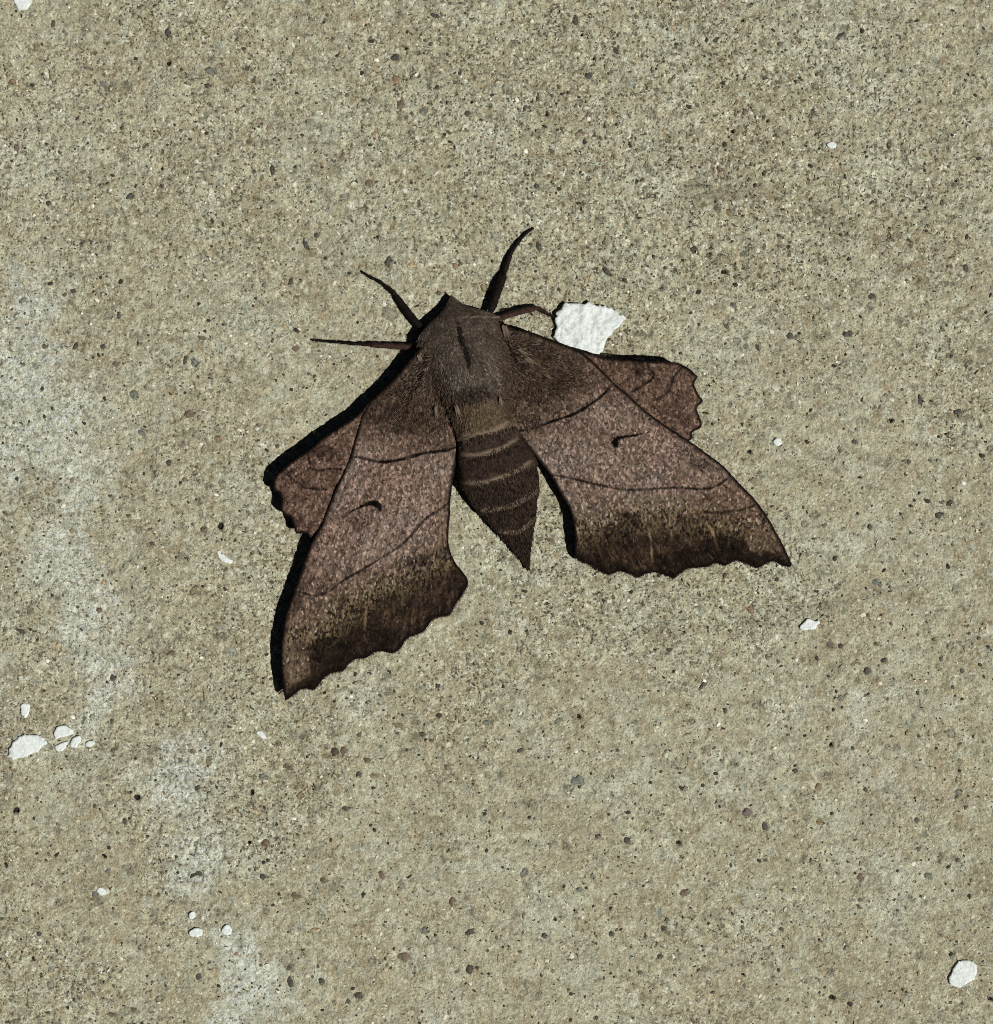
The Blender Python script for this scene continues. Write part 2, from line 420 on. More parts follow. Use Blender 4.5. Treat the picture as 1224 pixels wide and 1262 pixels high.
# ---- icosphere template
def ico(sub=1):
    t = (1 + 5 ** .5) / 2
    v = [(-1,t,0),(1,t,0),(-1,-t,0),(1,-t,0),(0,-1,t),(0,1,t),(0,-1,-t),(0,1,-t),(t,0,-1),(t,0,1),(-t,0,-1),(-t,0,1)]
    f = [(0,11,5),(0,5,1),(0,1,7),(0,7,10),(0,10,11),(1,5,9),(5,11,4),(11,10,2),(10,7,6),(7,1,8),
         (3,9,4),(3,4,2),(3,2,6),(3,6,8),(3,8,9),(4,9,5),(2,4,11),(6,2,10),(8,6,7),(9,8,1)]
    v = [np.array(p) / np.linalg.norm(p) for p in v]
    for _ in range(sub):
        cache = {}; nf = []
        def midp(a, b):
            k = (min(a, b), max(a, b))
            if k not in cache:
                m = v[a] + v[b]; v.append(m / np.linalg.norm(m)); cache[k] = len(v) - 1
            return cache[k]
        for a, b, c in f:
            ab, bc, ca = midp(a, b), midp(b, c), midp(c, a)
            nf += [(a, ab, ca), (b, bc, ab), (c, ca, bc), (ab, bc, ca)]
        f = nf
    return np.array(v), np.array(f)

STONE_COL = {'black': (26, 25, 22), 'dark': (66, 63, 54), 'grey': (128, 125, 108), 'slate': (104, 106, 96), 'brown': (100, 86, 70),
             'rust': (124, 104, 82), 'tan': (160, 146, 118), 'olive': (118, 106, 76), 'purple': (100, 88, 82), 'white': (214, 211, 200)}
def m_stone(kind):
    n = N('stone_' + kind)
    c = srgb(*STONE_COL[kind]); d = tuple(v * .45 for v in c); l = tuple(min(.8, v * 1.55) for v in c)
    col = n.ramp(n.noise(3.2, 4, .8), [(0.34, d), (0.5, c), (0.66, l)])
    n.bump(n.noise(2.5, 3, .7), 1.5, .8)
    return n.out(col, 0.6, 0.35)
SM = {k: m_stone(k) for k in K}
iv, if_ = ico(2)
for i, (x, y, a, b, ang, kind) in enumerate(STONES):
    r = np.random.default_rng(1000 + i)
    w = np.ones(len(iv))
    for _ in range(7):                                  # cut facets
        d = r.normal(size=3); d /= np.linalg.norm(d)
        lim = r.uniform(.62, .92)
        dots = iv @ d * w
        w = np.where(dots > lim, w * lim / np.maximum(dots, 1e-6), w)
    q = iv * w[:, None] * (1 + r.normal(0, .03, len(iv)))[:, None]
    az = np.arctan2(q[:, 1], q[:, 0])
    lob = 1 + sum(r.normal(0, .13) * np.cos(k * az + r.uniform(0, 6.3)) for k in (2, 3, 4, 5))
    q[:, :2] *= np.clip(lob, .55, 1.4)[:, None]
    c, s_ = math.cos(math.radians(ang)), math.sin(math.radians(ang))
    a2, b2 = a * 1.08, b * 1.08
    if kind == 'black': a2, b2, hz, top = a * .9, b * .9, 2.5, -5.5  # pits: a sunken near-black grain deepens their shade by colour
    else: hz, top = min(a, b) * .6, r.uniform(-.6, .3)
    px = x + q[:, 0] * a2 * c - q[:, 1] * b2 * s_
    py = y + q[:, 0] * a2 * s_ + q[:, 1] * b2 * c
    zs = 3.0 * (float(fbm(np.array([x]), np.array([y]), 120, 5, 3)[0]) - .5)
    pz = zs + top + (q[:, 2] - q[:, 2].max()) * hz
    v = np.stack([(px - CX) * S, -(py - CY) * S, pz * S], -1)
    me = mesh_from('stone', v, if_[:, ::-1], True)
    obj('stone', me, SM[kind], ground)

# ---- fine sand exposed at the surface: too many to pick apart
def build_sand(count=22000):
    v0, f0 = ico(0)
    x = rng.uniform(-40, 1264, count); y = rng.uniform(-40, 1302, count)
    size = np.clip(rng.lognormal(math.log(1.5), .42, count), .7, 4.2)
    ang = rng.uniform(0, 2 * math.pi, count); asp = rng.uniform(.32, 1.0, count)
    zs = ground_hv(x, y)
    J = 1 + rng.uniform(-.32, .32, (count, 12))
    q = v0[None] * J[..., None]
    px = q[..., 0] * size[:, None]; py = q[..., 1] * (size * asp)[:, None]; pz = q[..., 2] * (size * .55)[:, None]
    ca, sa = np.cos(ang)[:, None], np.sin(ang)[:, None]
    wx = x[:, None] + px * ca - py * sa; wy = y[:, None] + px * sa + py * ca
    wz = zs[:, None] + pz - (size * .18)[:, None] + .25
    verts = np.stack([(wx - CX) * S, -(wy - CY) * S, wz * S], -1).reshape(-1, 3)
    faces = (f0[None, :, ::-1] + 12 * np.arange(count)[:, None, None]).reshape(-1, 3)
    me = mesh_from('sand', verts, faces, False)
    pal = np.array([srgb(*c) for c in [(58, 54, 44), (90, 86, 72), (118, 112, 96), (126, 110, 88), (150, 144, 124), (172, 164, 140), (190, 186, 166), (206, 202, 186), (222, 219, 208)]])
    pr = np.array([.20, .17, .12, .07, .13, .14, .12, .04, .01])
    k = rng.choice(len(pal), count, p=pr)
    colr = pal[k] * rng.uniform(.85, 1.15, (count, 1))
    attr_col(me, 'tint', np.repeat(colr, 12, 0))
    n = N('sand')
    n.out(n.attr('tint', True), .7, .2)
    o = obj('sand', me, n.m, ground)
    tag(o, kind='stuff')
build_sand()

# ================================================================= WHITE PAINT CHIPS
def m_paint():
    n = N('white_paint')
    col = n.ramp(n.noise(6, 5, .7), [(0.25, srgb(184, 190, 188)), (0.5, srgb(211, 217, 214)), (0.8, srgb(224, 228, 225))])
    spots = n.ramp(n.noise(5, 4, .7, vec=n.vmath('ADD', n.P, (71.0, 13.0, 9.0))), [(0.52, 0.0), (0.70, .6)])
    col = n.mix(spots, col, srgb(158, 152, 138))
    n.bump(n.noise(4, 4, .7), 1.9, .8)
    return n.out(col, .8, .2)
PAINT = m_paint()

def tri_fill(outline, step, grid_jit=.25, seed=1):
    """boundary loop + jittered interior points -> points, triangles, boundary indices"""
    n = len(outline)
    x0, y0 = outline.min(0); x1, y1 = outline.max(0)
    gx, gy = np.meshgrid(np.arange(x0, x1, step), np.arange(y0, y1, step * .866))
    gx = gx + (np.arange(gx.shape[0]) % 2)[:, None] * step * .5
    r = np.random.default_rng(seed)
    gx = gx.ravel() + r.uniform(-grid_jit, grid_jit, gx.size) * step; gy = gy.ravel() + r.uniform(-grid_jit, grid_jit, gy.size) * step
    m = inside(gx, gy, outline)
    gx, gy = gx[m], gy[m]
    d, _ = seg_dist(gx, gy, np.vstack([outline, outline[:1]]))
    m = d > step * .55
    pts = np.vstack([outline, np.stack([gx[m], gy[m]], -1)])
    vs, es, fs, ov, oe, of = delaunay_2d_cdt([Vector(p) for p in pts], [(i, (i + 1) % n) for i in range(n)], [], 1, 1e-5)
    return np.array([(v.x, v.y) for v in vs]), np.array([f for f in fs], np.int32)

def plate(pts2, tris, ztop, zbot, world=True):
    """closed plate from one triangulation with separate top and bottom heights"""
    a = pts2[tris]
    area = (a[:, 1, 0] - a[:, 0, 0]) * (a[:, 2, 1] - a[:, 0, 1]) - (a[:, 2, 0] - a[:, 0, 0]) * (a[:, 1, 1] - a[:, 0, 1])
    tris = np.where((area > 0)[:, None], tris[:, ::-1], tris)      # y runs down: flip so that tops face up
    e = np.vstack([tris[:, [0, 1]], tris[:, [1, 2]], tris[:, [2, 0]]])
    key = e.min(1).astype(np.int64) * 10 ** 7 + e.max(1)
    u, inv, cnt = np.unique(key, return_inverse=True, return_counts=True)
    be = e[cnt[inv] == 1]
    n = len(pts2)
    top = to_world(pts2[:, 0], pts2[:, 1], ztop)
    bot = top.copy(); bot[:, 2] = zbot * S
    side = np.vstack([np.stack([be[:, 1], be[:, 0], be[:, 0] + n], -1), np.stack([be[:, 1], be[:, 0] + n, be[:, 1] + n], -1)])
    return np.vstack([top, bot]), np.vstack([tris, tris[:, ::-1] + n, side])

def chip(outline, thick, label, rough=.8, seed=0, group='white paint chips on the concrete'):
    ol = np.array(outline, float) if len(outline) > 15 else smooth_line(outline, 2.5, True)
    ol = np.vstack([np.linspace(ol[i], ol[(i + 1) % len(ol)], max(1, int(round(np.linalg.norm(ol[(i + 1) % len(ol)] - ol[i]) / 1.5))), endpoint=False) for i in range(len(ol))])
    r = np.random.default_rng(seed)
    size = np.ptp(ol, 0).max()
    ol = ol + (np.stack([vnoise(ol[:, 0], ol[:, 1], 3.2, seed + 3), vnoise(ol[:, 0], ol[:, 1], 3.2, seed + 9)], -1) - .5) * min(3.4, size * .085)
    p, t = tri_fill(ol, 1.7 if size > 40 else 1.2, seed=seed)
    d, _ = seg_dist(p[:, 0], p[:, 1], np.vstack([ol, ol[:1]]))
    c = ol.mean(0)
    base = float(ground_h(*c)); base = np.percentile(ground_hv(p[:, 0], p[:, 1]), 75)
    zt = base + thick * (.8 + .2 * sstep(0, 1.6, d)) + rough * 2.6 * (fbm(p[:, 0], p[:, 1], 8, seed + 1, 4, .65) - .5) \
        + rough * 1.2 * (vnoise(p[:, 0], p[:, 1], 24, seed + 2) - .5)
    zt = np.maximum(zt, base + .5)
    v, f = plate(p, t, zt, np.full(len(p), base - 2.5))
    me = mesh_from('paint_chip', v, f)
    o = obj('paint_chip', me, PAINT, None, loc=to_world(c[0], c[1], 0.0))
    tag(o, label, 'paint chip', group)
    return o

BIG = [(686,385),(691.5,381),(697,372),(704.6,374),(711,372.7),(719,374.5),(726,372),(732,375),(742,377),(752,379),(763,385),(771,392),(763,402),(753.6,410),
       (747,420),(743,431),(737,441),(722,444),(706,437),(694,428),(681.7,415),(686,402),(685,394)]
chip(BIG, 8, 'large crumbly white paint flake touching the right wing and a leg', 2.0, 1)
chip([(10.3,925.2),(17,915),(30,905.5),(48,906),(56,912.6),(57,917),(48,924),(38,930),(25,934),(12.6,935)], 2.6, 'smooth oval white paint flake at the left edge, largest of the cluster there', .5, 2)
chip([(67.5,902),(74,894),(83.5,895.5),(91,900),(90,904.5),(82,907.5),(73,909),(69,912)], 3, 'white paint flake with a notched lower edge, topmost of the tight trio at left', .6, 3)
chip([(92,908.5),(98,907),(100.6,911),(97,917),(94,922),(88,921),(86,917.5),(88.5,912)], 2.6, 'small white paint flake at the right side of the tight trio at left', .6, 4)
chip([(67.5,921),(73,917),(83,914.5),(82,919.5),(78,925),(71,926)], 2.6, 'slim white paint flake, lowest of the tight trio at left', .5, 5)
chip([(105,917),(109,913.5),(116,914),(116,918),(110,921),(106,920)], 1.8, 'tiny flat white paint flake just right of the tight trio', .4, 6)
chip([(25.7,871),(29.7,867),(36.6,868),(36,876),(32,885),(27.5,882)], 2.4, 'upright white paint flake above the large oval flake at left', .5, 7)
chip([(985,774),(989.6,767.5),(996,762),(1000,764.5),(1005,765.5),(1009,763.5),(1009.7,768.5),(1005,774),(997.5,776),(989.6,777)], 3, 'half-moon white paint flake below the right wing tip', .5, 8)
chip([(1169.7,1210.7),(1173.5,1198),(1179,1187),(1188,1183),(1197.6,1184),(1204,1190.4),(1204.5,1198),(1200.7,1205.7),(1192,1212),(1183,1216.4),(1174,1216)], 3.0, 'rounded white paint flake in the bottom right corner', .6, 9)
chip([(233,1149.7),(238,1144.6),(245.7,1144),(250,1147.5),(249.4,1152.6),(242,1155),(234.7,1153.4)], 3, 'blocky white paint crumb, wider of the pair near the lower left', .5, 10)
chip([(273,1146.8),(279.6,1139.4),(285.4,1145),(284.7,1151),(277,1152.6)], 3, 'rounded white paint crumb, right of the pair near the lower left', .5, 12)
chip([(232.5,1127.6),(237,1123),(240.6,1125.4),(240,1131),(234,1132.8)], 2.4, 'small white paint crumb above the blocky one near the lower left', .4, 13)
chip([(267.6,679),(270.5,678),(275.5,683),(281,687.5),(287,690.5),(286,694),(278.4,694),(271.6,689)], .7, 'faint slanted white paint sliver left of the left wing', .5, 14)
chip([(953,545),(957,540),(962,541),(963.5,547),(958,550)], 2.4, 'tiny white paint crumb right of the right hindwing', .4, 15)
chip([(1019,178),(1024,174.5),(1030,176),(1030.5,181),(1024,183)], 2.2, 'tiny white paint crumb high on the right side', .4, 16)
chip([(119,1098),(124,1094),(130,1097),(131,1101),(125,1103)], .9, 'ragged white paint speck at the lower left, alone', .6, 17)
chip([(316,903),(321,900.5),(325,904),(328,909),(322,910)], .9, 'ragged white paint speck below the left wing tip', .6, 18)

chip([(17,-4),(27,-5),(37,-3),(37.5,6),(30,12),(21,9)], .8, 'thin pale paint patch at the top left corner, cut by the edge', .5, 19)

# ================================================================= MOTH
moth = bpy.data.objects.new('moth', None)
C.objects.link(moth)
moth.empty_display_size = .01
moth.location = to_world(np.array(592.), np.array(520.), 0.0)
tag(moth, 'large brown moth with scalloped wings spread flat on the concrete', 'moth')
bpy.context.view_layer.update()

# ---- wing outlines
L_FORE_OUT = [(352,862),(362,856),(370,850),(376,848.5),(387,849.5),(393,843),(398,837),(409,829),(422,827),(430,818),(439.5,811.5),(450.6,811),(462,803.5),(473,803),(484,805),
              (493.5,799),(501,787.6),(515.6,781),(523.6,776.5),(531.5,765.5),(541,760.6),(553.7,758),(561.6,746),(569.5,733.7),(576.5,721)]
L_FORE = [(528,418),(512,436),(490,462),(472,480),(459,492.5),(446,513),(438,540),(432,562),(422,585),(411,610),(395,648),(383,670),(373,699),(362,730),(352,759),(347.5,788),(346,816),(348,838)] \
    + L_FORE_OUT + [(576,713),(569.5,703.6),(560,691),(553.7,673.4),(552.8,657.6),(554.7,635.4),(555.3,616.4),(558.5,591),(562.6,568.8),(566,548),(565,527.5),(562,508.5),(560,480),(556,440)]
R_FORE_OUT = [(975.5,696.6),(966,697.5),(953,691.7),(943,695),(933,700),(922,695.5),(907,690.5),(894,696.6),(881,694),(871,698.5),(858,699.5),(846.7,701),(838.6,706.4),(830.4,712.3),
              (822,709.7),(809,705.5),(797.7,706.6),(786,711),(776.5,707),(763.4,704),(750,708),(740.5,704.8),(727.5,696.6),(714.4,691.7)]
R_FORE = [(612,398),(631,403.5),(655.5,409.5),(678,418),(704.6,428),(721,437),(740.5,455),(757,472),(770,482.5),(789.5,500.5),(812,518.5),(832,531.6),(851.6,544.6),(871,559),(891,574),(910.5,595),(930,615),
          (946.4,637.8),(959.5,660.7),(969,680)] + R_FORE_OUT + [(709,683.5),(708.5,667),(707.5,647.6),(701,624.7),(693,611.6),(680,588.8),(663.7,566),(649,548),(636,533),(629,520),(624,500),(612,470),(600,440)]
L_HIND_OUT = [(336,596.6),(338,604.7),(344,607.6),(347,615),(346.3,622),(345.6,628),(350.7,634),(358.8,638.5),(361.8,646),(364,656),(370,657.6),(378,657.6),(382,663.5),(385,670)]
L_HIND = [(525,440),(490,470),(458.6,492.7),(439.5,512),(422,524),(401.5,537.5),(390,547),(379.4,556),(363,566.5),(350,577.5),(341,585.6)] + L_HIND_OUT + [(405,668),(440,640),(500,590),(545,540),(550,470)]
R_HIND_OUT = [(860,464.7),(857,469),(856,475),(859.7,483.8),(864.9,491),(866,495.6),(861,500),(859,504.4),(862,513),(864.9,522),(863,528),(858,530),(853,533.8),(850,543)]
R_HIND = [(612,420),(660,425),(700,428),(729,435),(746.5,440.4),(764,442.5),(784.7,444.5),(802,445.3),(823,446),(837.6,448),(849.4,454.4),(858,461.8)] + R_HIND_OUT + [(830,548),(780,545),(720,530),(660,510),(620,470)]

# ---- wing markings (pigment lines): points, half width, strength
L_FORE_LINES = [
    ([(433,563),(443,564),(452,566),(471,569.5),(490,567),(506,563),(528,557.7),(550.5,554.5),(566,550)], 1.5, 1.0),
    ([(557,616),(539,630.6),(527,637),(512.5,653),(496.6,670),(477.6,683),(452,699),(427,713),(408,727),(398,732),(387,734),(368,729)], 1.05, .9),
    ([(452,512),(462,520),(477.6,527.6),(490,530),(506,531)], 4.0, .5),
    ([(549,640),(530,662),(508,682),(475,701),(440,718),(405,742),(380,750),(360,752)], 1.0, .3),
    ([(395,768),(378,776),(362,779)], 1.5, .5),
]
L_DISCAL = [(430,632),(440,626.5),(449,622.7),(459,620.5),(466,622.5),(468,628)]
R_FORE_LINES = [
    ([(640,531),(652,529.5),(665,525),(688,517),(708,510),(724,500.5),(740.5,489),(753.6,476)], 1.5, 1.0),
    ([(678.4,585.5),(698,588),(714.4,592),(737,597.5),(770,603.5),(802.6,602.5),(835,601),(868,602.5),(884,598.6),(895.8,590)], 1.05, .9),
    ([(675,484),(688,477),(697,470),(704,458),(708,446)], 4.0, .5),
    ([(694,604),(715,609),(760,617),(800,619),(860,617),(905,606)], 1.0, .3),
    ([(868,631),(885,632),(904,629.6),(920,627),(931,622)], 1.5, .85),
]
R_DISCAL = [(758.5,549),(760,541),(767,539),(776,537.5),(791,535)]
L_HIND_LINES = [([(379.5,556),(381.5,571)], 1.2, .9), ([(383,576),(391,580),(398,580),(406,577.5),(421,578.5)], 1.0, .9),
                ([(348.5,582),(359,588.5),(366,595),(376.5,601),(388,602),(402,603.5)], 1.4, .75), ([(388,556),(398,562),(410,565)], 5, .35)]
R_HIND_LINES = [([(797,447),(801,456),(806,461),(803,468),(796,473),(788,478),(779,483)], 1.05, .9), ([(842,452),(834,461),(829,468),(826,478),(819,487),(808,492)], 1.5, .7),
                ([(786,450),(789,458),(788,464)], 5, .35)]
# inner edge of the dark outer field
L_BAND = [(560,668),(547,676),(532,685),(510,694),(490,704),(462,718),(443,729),(420.5,745),(398,768),(380,776),(363.4,779),(340,784)]
R_BAND = [(695,646),(712,644),(740,636),(763,630),(795,628),(829,627),(855,630),(878,634),(905,637),(925,636),(950,632)]

def wing_uv(x, y, base, tip, rear):
    """angle fraction about the wing base between the costa direction and the rear edge, and distance"""
    a0 = math.atan2(tip[1] - base[1], tip[0] - base[0]); a1 = math.atan2(rear[1] - base[1], rear[0] - base[0])
    a = np.arctan2(y - base[1], x - base[0])
    return (a - a0) / (a1 - a0), np.hypot(x - base[0], y - base[1])

def build_wing(name, outline, outer, lines, z_of, mat, label=None, discal=None, band=None, base=None, tip=None, rear=None, seed=0, apex=None, step=1.38, cover=None, patches=(), lift=0.0, pale=()):
    ol = smooth_line(outline, 1.6, True)
    ol = ol + (np.stack([vnoise(ol[:, 0], ol[:, 1], 2.6, seed), vnoise(ol[:, 0], ol[:, 1], 2.6, seed + 4)], -1) - .5) * .9
    p, t = tri_fill(ol, step, seed=seed)
    x, y = p[:, 0], p[:, 1]
    dedge, _ = seg_dist(x, y, np.vstack([ol, ol[:1]]))
    dout, arc = seg_dist(x, y, smooth_line(outer, 2))
    u, rad = wing_uv(x, y, base, tip, rear)
    jit = (fbm(x, y, 5, seed + 11, 2) - .5) * 2.6
    dark = np.zeros(len(x))
    for pts, hw, st in lines:
        d, ar = seg_dist(x, y, smooth_line(pts, 2))
        taper = np.clip(np.minimum(ar, 1 - ar) * 8, .25, 1)
        k = hw * (.65 + .7 * vnoise(x, y, 9, seed + 5)) * (.6 + .4 * taper)
        soft = .9 if hw < 3 else hw
        m = st * (1 - sstep(k, k + soft, d + (jit * .32 + (vnoise(x, y, 2.2, seed + 61) - .5) * .9 if hw < 3 else jit * 1.0)))
        if hw >= 3: m = m * sstep(.35, .65, vnoise(x, y, 3.2, seed + 8))
        else: m = m * (.78 + .22 * sstep(.25, .55, vnoise(x, y, 8, seed + 2)))
        dark = np.maximum(dark, m)
    if discal is not None:
        d, ar = seg_dist(x, y, smooth_line(discal, 1.5))
        fat = (.8 + 3.1 * np.exp(-((ar - (.78 if discal is L_DISCAL else .12)) / .24) ** 2))
        dark = np.maximum(dark, 1 - sstep(fat * .8, fat + 1.2, d + jit * .8 + (vnoise(x, y, 2.2, seed + 62) - .5) * 1.4))
    smoke = np.zeros(len(x))
    for (qx, qy, rx, ry, st) in patches:
        g = np.exp(-((x - qx) / rx) ** 2 - ((y - qy) / ry) ** 2)
        smoke = np.maximum(smoke, st * sstep(.30, .58, g * (.35 + 1.25 * fbm(x, y, 7, seed + 70, 4, .75))))
    if cover is None:
        dc, _ = seg_dist(x, y, smooth_line(outline[2:20], 4))
        smoke = np.maximum(smoke, .55 * (1 - sstep(1, 9, dc + jit * 1.5)))
    gold = np.zeros(len(x))
    for pts, hw, st in pale:
        d, ar = seg_dist(x, y, smooth_line(pts, 2))
        gold = np.maximum(gold, st * (1 - sstep(hw * .5, hw + 1.0, d + (vnoise(x, y, 2.4, seed + 81) - .5) * 1.6)) * sstep(.2, .55, vnoise(x, y, 5, seed + 82)) * np.clip(np.minimum(ar, 1 - ar) * 6, .3, 1))
    bm = np.zeros(len(x)); fl = np.zeros(len(x))
    if band is not None:
        bl = smooth_line(band, 4)
        d, _ = seg_dist(x, y, bl)
        # which side: the outer field lies nearer the outer margin
        bx = np.interp(x, *np.array(sorted(bl.tolist())).T)
        side = np.where(y > bx, d, -d)
        wob = (fbm(x, y, 20, seed + 31, 3) - .5) * 18 + (vnoise(x, y, 3, seed + 32) - .5) * 12
        bm = sstep(-9, 22, side + wob * .8) * (.72 + .28 * sstep(0, 40, side))
        fl = np.exp(-((side - 8 + wob * .5) / 19) ** 2)                      # ochre flecks along the border
        if apex is not None:                                               # lighter russet field at the wing tip
            ap = smooth_line(apex, 3)
            da, _ = seg_dist(x, y, np.vstack([ap, ap[:1]]))
            ins = inside(x, y, ap)
            am = np.where(ins, sstep(-1, 3.5, da + jit * .5), 0)
            bm = bm * (1 - .62 * am); fl = np.maximum(fl, am * .5)
        dm = 1 - sstep(1, 24, dout + (vnoise(x, y, 12, seed + 40) - .5) * 14)
        bm = np.maximum(bm, dm * .97 * (bm > .1))
        smoke = np.maximum(smoke, .82 * (1 - sstep(1, 13, dout + (fbm(x, y, 12, seed + 44, 3, .6) - .5) * 16)))
    vein_n = 8.0
    ridge = np.abs(((u * vein_n) % 1.0) - .5) * 2
    vein = (1 - sstep(0.0, .16, 1 - ridge)) * sstep(60, 140, rad)
    rim = 1 - sstep(1.6, 4.6, dedge + jit * .25)
    z = z_of(x, y, u, rad, dedge, dout)
    z = z + .8 * vein
    if cover is not None:                                                  # stay under the forewing where it overlaps
        zf, c_ol, c_out, cb, ct, cr = cover
        ins = inside(x, y, np.array(c_ol, float))
        cu, crad = wing_uv(x, y, cb, ct, cr)
        cd, _ = seg_dist(x, y, smooth_line(c_out, 3))
        fd, _ = seg_dist(x, y, np.vstack([c_ol, c_ol[:1]]))
        z = z + np.where(ins, 0, lift * sstep(0, 45, fd))
        z = np.where(ins, np.minimum(z, zf(x, y, cu, crad, dedge, cd) - 5.2), z)
    z = z + .5 * np.cos(u * vein_n * 2 * math.pi) * sstep(90, 220, rad) + 1.7 * (fbm(x, y, 14, seed + 50, 3) - .5) + 5.0 * (vnoise(x, y, 48, seed + 53) - .5) * sstep(20, 120, rad) * (1 if cover is None else .15) + .55 * (vnoise(x, y, 3.0, seed + 51) - .5)
    v, f = plate(p, t, z, z - 1.5)
    me = mesh_from(name, v, f)
    for nm, val in (('dark', dark), ('band', bm), ('fleck', fl), ('vein', vein), ('rim', rim), ('smoke', smoke), ('gold', gold), ('ang', u), ('rad', np.clip(rad / 400, 0, 1))):
        attr(me, nm, np.r_[val, val])
    o = obj(name, me, mat, moth)
    if label: o['label'] = label
    return o, (x, y, z, dedge)

def m_wing(name, tint=1.0, hind=False):
    n = N(name)
    base = n.ramp(n.noise(60, 3, .6), [(0.3, srgb(82, 63, 51)), (0.5, srgb(96, 76, 62)), (0.7, srgb(108, 88, 74))])
    if hind: base = n.ramp(n.noise(30, 3, .6), [(0.3, srgb(84, 66, 54)), (0.5, srgb(98, 78, 66)), (0.7, srgb(110, 90, 78))])
    # rosy grey frost on the middle of the wing, darker at the base
    rad = n.attr('rad')
    if not hind:
        base = n.mix(n.math('MULTIPLY', n.ramp(rad, [(0.24, 0.0), (0.40, .85), (0.62, .85), (0.85, .3)]), n.ramp(n.noise(34, 3, .6), [(.3, .35), (.65, 1.0)])), base, n.ramp(n.noise(40, 3, .6), [(.36, srgb(130, 109, 99)), (.6, srgb(130, 116, 106))]))
        base = n.mix(n.ramp(rad, [(0.10, .9), (0.24, .6), (0.36, 0.0)]), base, srgb(60, 49, 40))
    else:
        base = n.mix(n.ramp(n.noise(14, 4, .65), [(.5, 0.0), (.72, .6)]), base, srgb(66, 47, 36))
    # the dark outer field
    bandc = n.ramp(n.noise(10, 5, .75), [(0.3, srgb(22, 15, 10)), (0.52, srgb(43, 32, 23)), (0.74, srgb(70, 54, 40))])
    cy = n.t.nodes.new('ShaderNodeCombineXYZ')
    n.put(cy.inputs[0], n.math('MULTIPLY', n.attr('ang'), 44.0)); n.put(cy.inputs[1], n.math('MULTIPLY', rad, 22.0)); n.put(cy.inputs[2], 7.3)
    stk2 = n.noise(1.0, 4, .65, vec=cy.outputs[0])
    cx = n.t.nodes.new('ShaderNodeCombineXYZ')
    n.put(cx.inputs[0], n.math('MULTIPLY', n.attr('ang'), 30.0)); n.put(cx.inputs[1], n.math('MULTIPLY', rad, 9.0))
    stk = n.noise(1.0, 3, .6, vec=cx.outputs[0])
    bandc = n.mix(n.ramp(stk, [(0.54, 0.0), (0.70, .7)]), bandc, srgb(88, 70, 53))
    bandc = n.mix(n.ramp(stk, [(0.32, .7), (0.46, 0.0)]), bandc, srgb(16, 11, 8))
    col = n.mix(n.math('MULTIPLY', n.attr('band'), 1.1, True), base, bandc)
    # overlapping scales: one colour each, the brightest painting in glitter
    Pe = n.vmath('MULTIPLY', n.vmath('ADD', n.P, n.scale(n.vmath('SUBTRACT', n.noise(14, 2, col=True), (0.5, 0.5, 0.5)), 5.0)), (1.0, 0.62, 1.0))
    v = n.voro(2.2, Pe)
    sc = n.sep(v.outputs['Color'])
    col = n.mix(1.0, col, n.ramp(sc[0], [(0.0, .40), (0.25, .70), (0.5, .96), (0.8, 1.28), (0.97, 2.0)]), 'MULTIPLY')
    v3 = n.voro(4.4, Pe)
    col = n.mix(1.0, col, n.ramp(n.sep(v3.outputs['Color'])[0], [(0.0, .88), (0.5, 1.0), (1.0, 1.1)]), 'MULTIPLY')
    col = n.mix(1.0, col, n.ramp(stk2, [(0.3, .70), (0.5, 1.0), (0.7, 1.24)]), 'MULTIPLY')
    flk = n.math('MULTIPLY', n.attr('fleck'), n.ramp(sc[1], [(0.42, 0.0), (0.6, .75)]))
    col = n.mix(flk, col, n.ramp(sc[2], [(0.0, srgb(104, 90, 58)), (0.5, srgb(126, 110, 80)), (1.0, srgb(166, 150, 124))]))
    flk2 = n.math('MULTIPLY', n.attr('fleck'), n.ramp(sc[2], [(0.66, 0.0), (0.72, .9)]))
    col = n.mix(flk2, col, srgb(24, 17, 11))
    mot = n.ramp(n.noise(9.0, 4, .75, dist=.6), [(0.36, .62), (0.5, 0.0)])
    col = n.mix(mot, col, n.mix(1.0, col, (.48, .45, .42), 'MULTIPLY'))
    spk = n.ramp(n.noise(4.0, 3, .75), [(0.345, .92), (0.43, 0.0)])
    col = n.mix(spk, col, srgb(34, 24, 18))
    pal = n.ramp(sc[1], [(0.945, 0.0), (0.975, .75)])  # scattered pale cells: glints off the scales, painted as colour
    if hind: pal = n.math('MULTIPLY', pal, .45)
    pal = n.math('MULTIPLY', pal, n.ramp(n.attr('band'), [(0.2, 1.0), (0.9, .10)]))
    if not hind: pal = n.math('MULTIPLY', pal, n.ramp(rad, [(.2, .2), (.45, 1.0)]))
    col = n.mix(pal, col, srgb(172, 154, 140))
    col = n.mix(n.math('MULTIPLY', n.math('MULTIPLY', n.attr('vein'), .62), n.ramp(n.noise(8, 3, .6), [(.4, .1), (.6, 1.0)])), col, srgb(40, 29, 23))
    col = n.mix(n.attr('gold'), col, srgb(146, 124, 96))
    col = n.mix(n.attr('smoke'), col, n.mix(1.0, col, (.22, .20, .19), 'MULTIPLY'))
    col = n.mix(n.attr('dark'), col, srgb(9, 6, 4))
    col = n.mix(n.math('MULTIPLY', n.attr('rim'), .95), col, srgb(15, 8, 6))
    n.bump(n.math('ADD', n.math('MULTIPLY', sc[0], 1.0), n.noise(3, 3, .7)), 1.9, .85)
    return n.out(col, .6, .05)

M_FORE = m_wing('forewing_scales'); M_HIND = m_wing('hindwing_scales', hind=True)

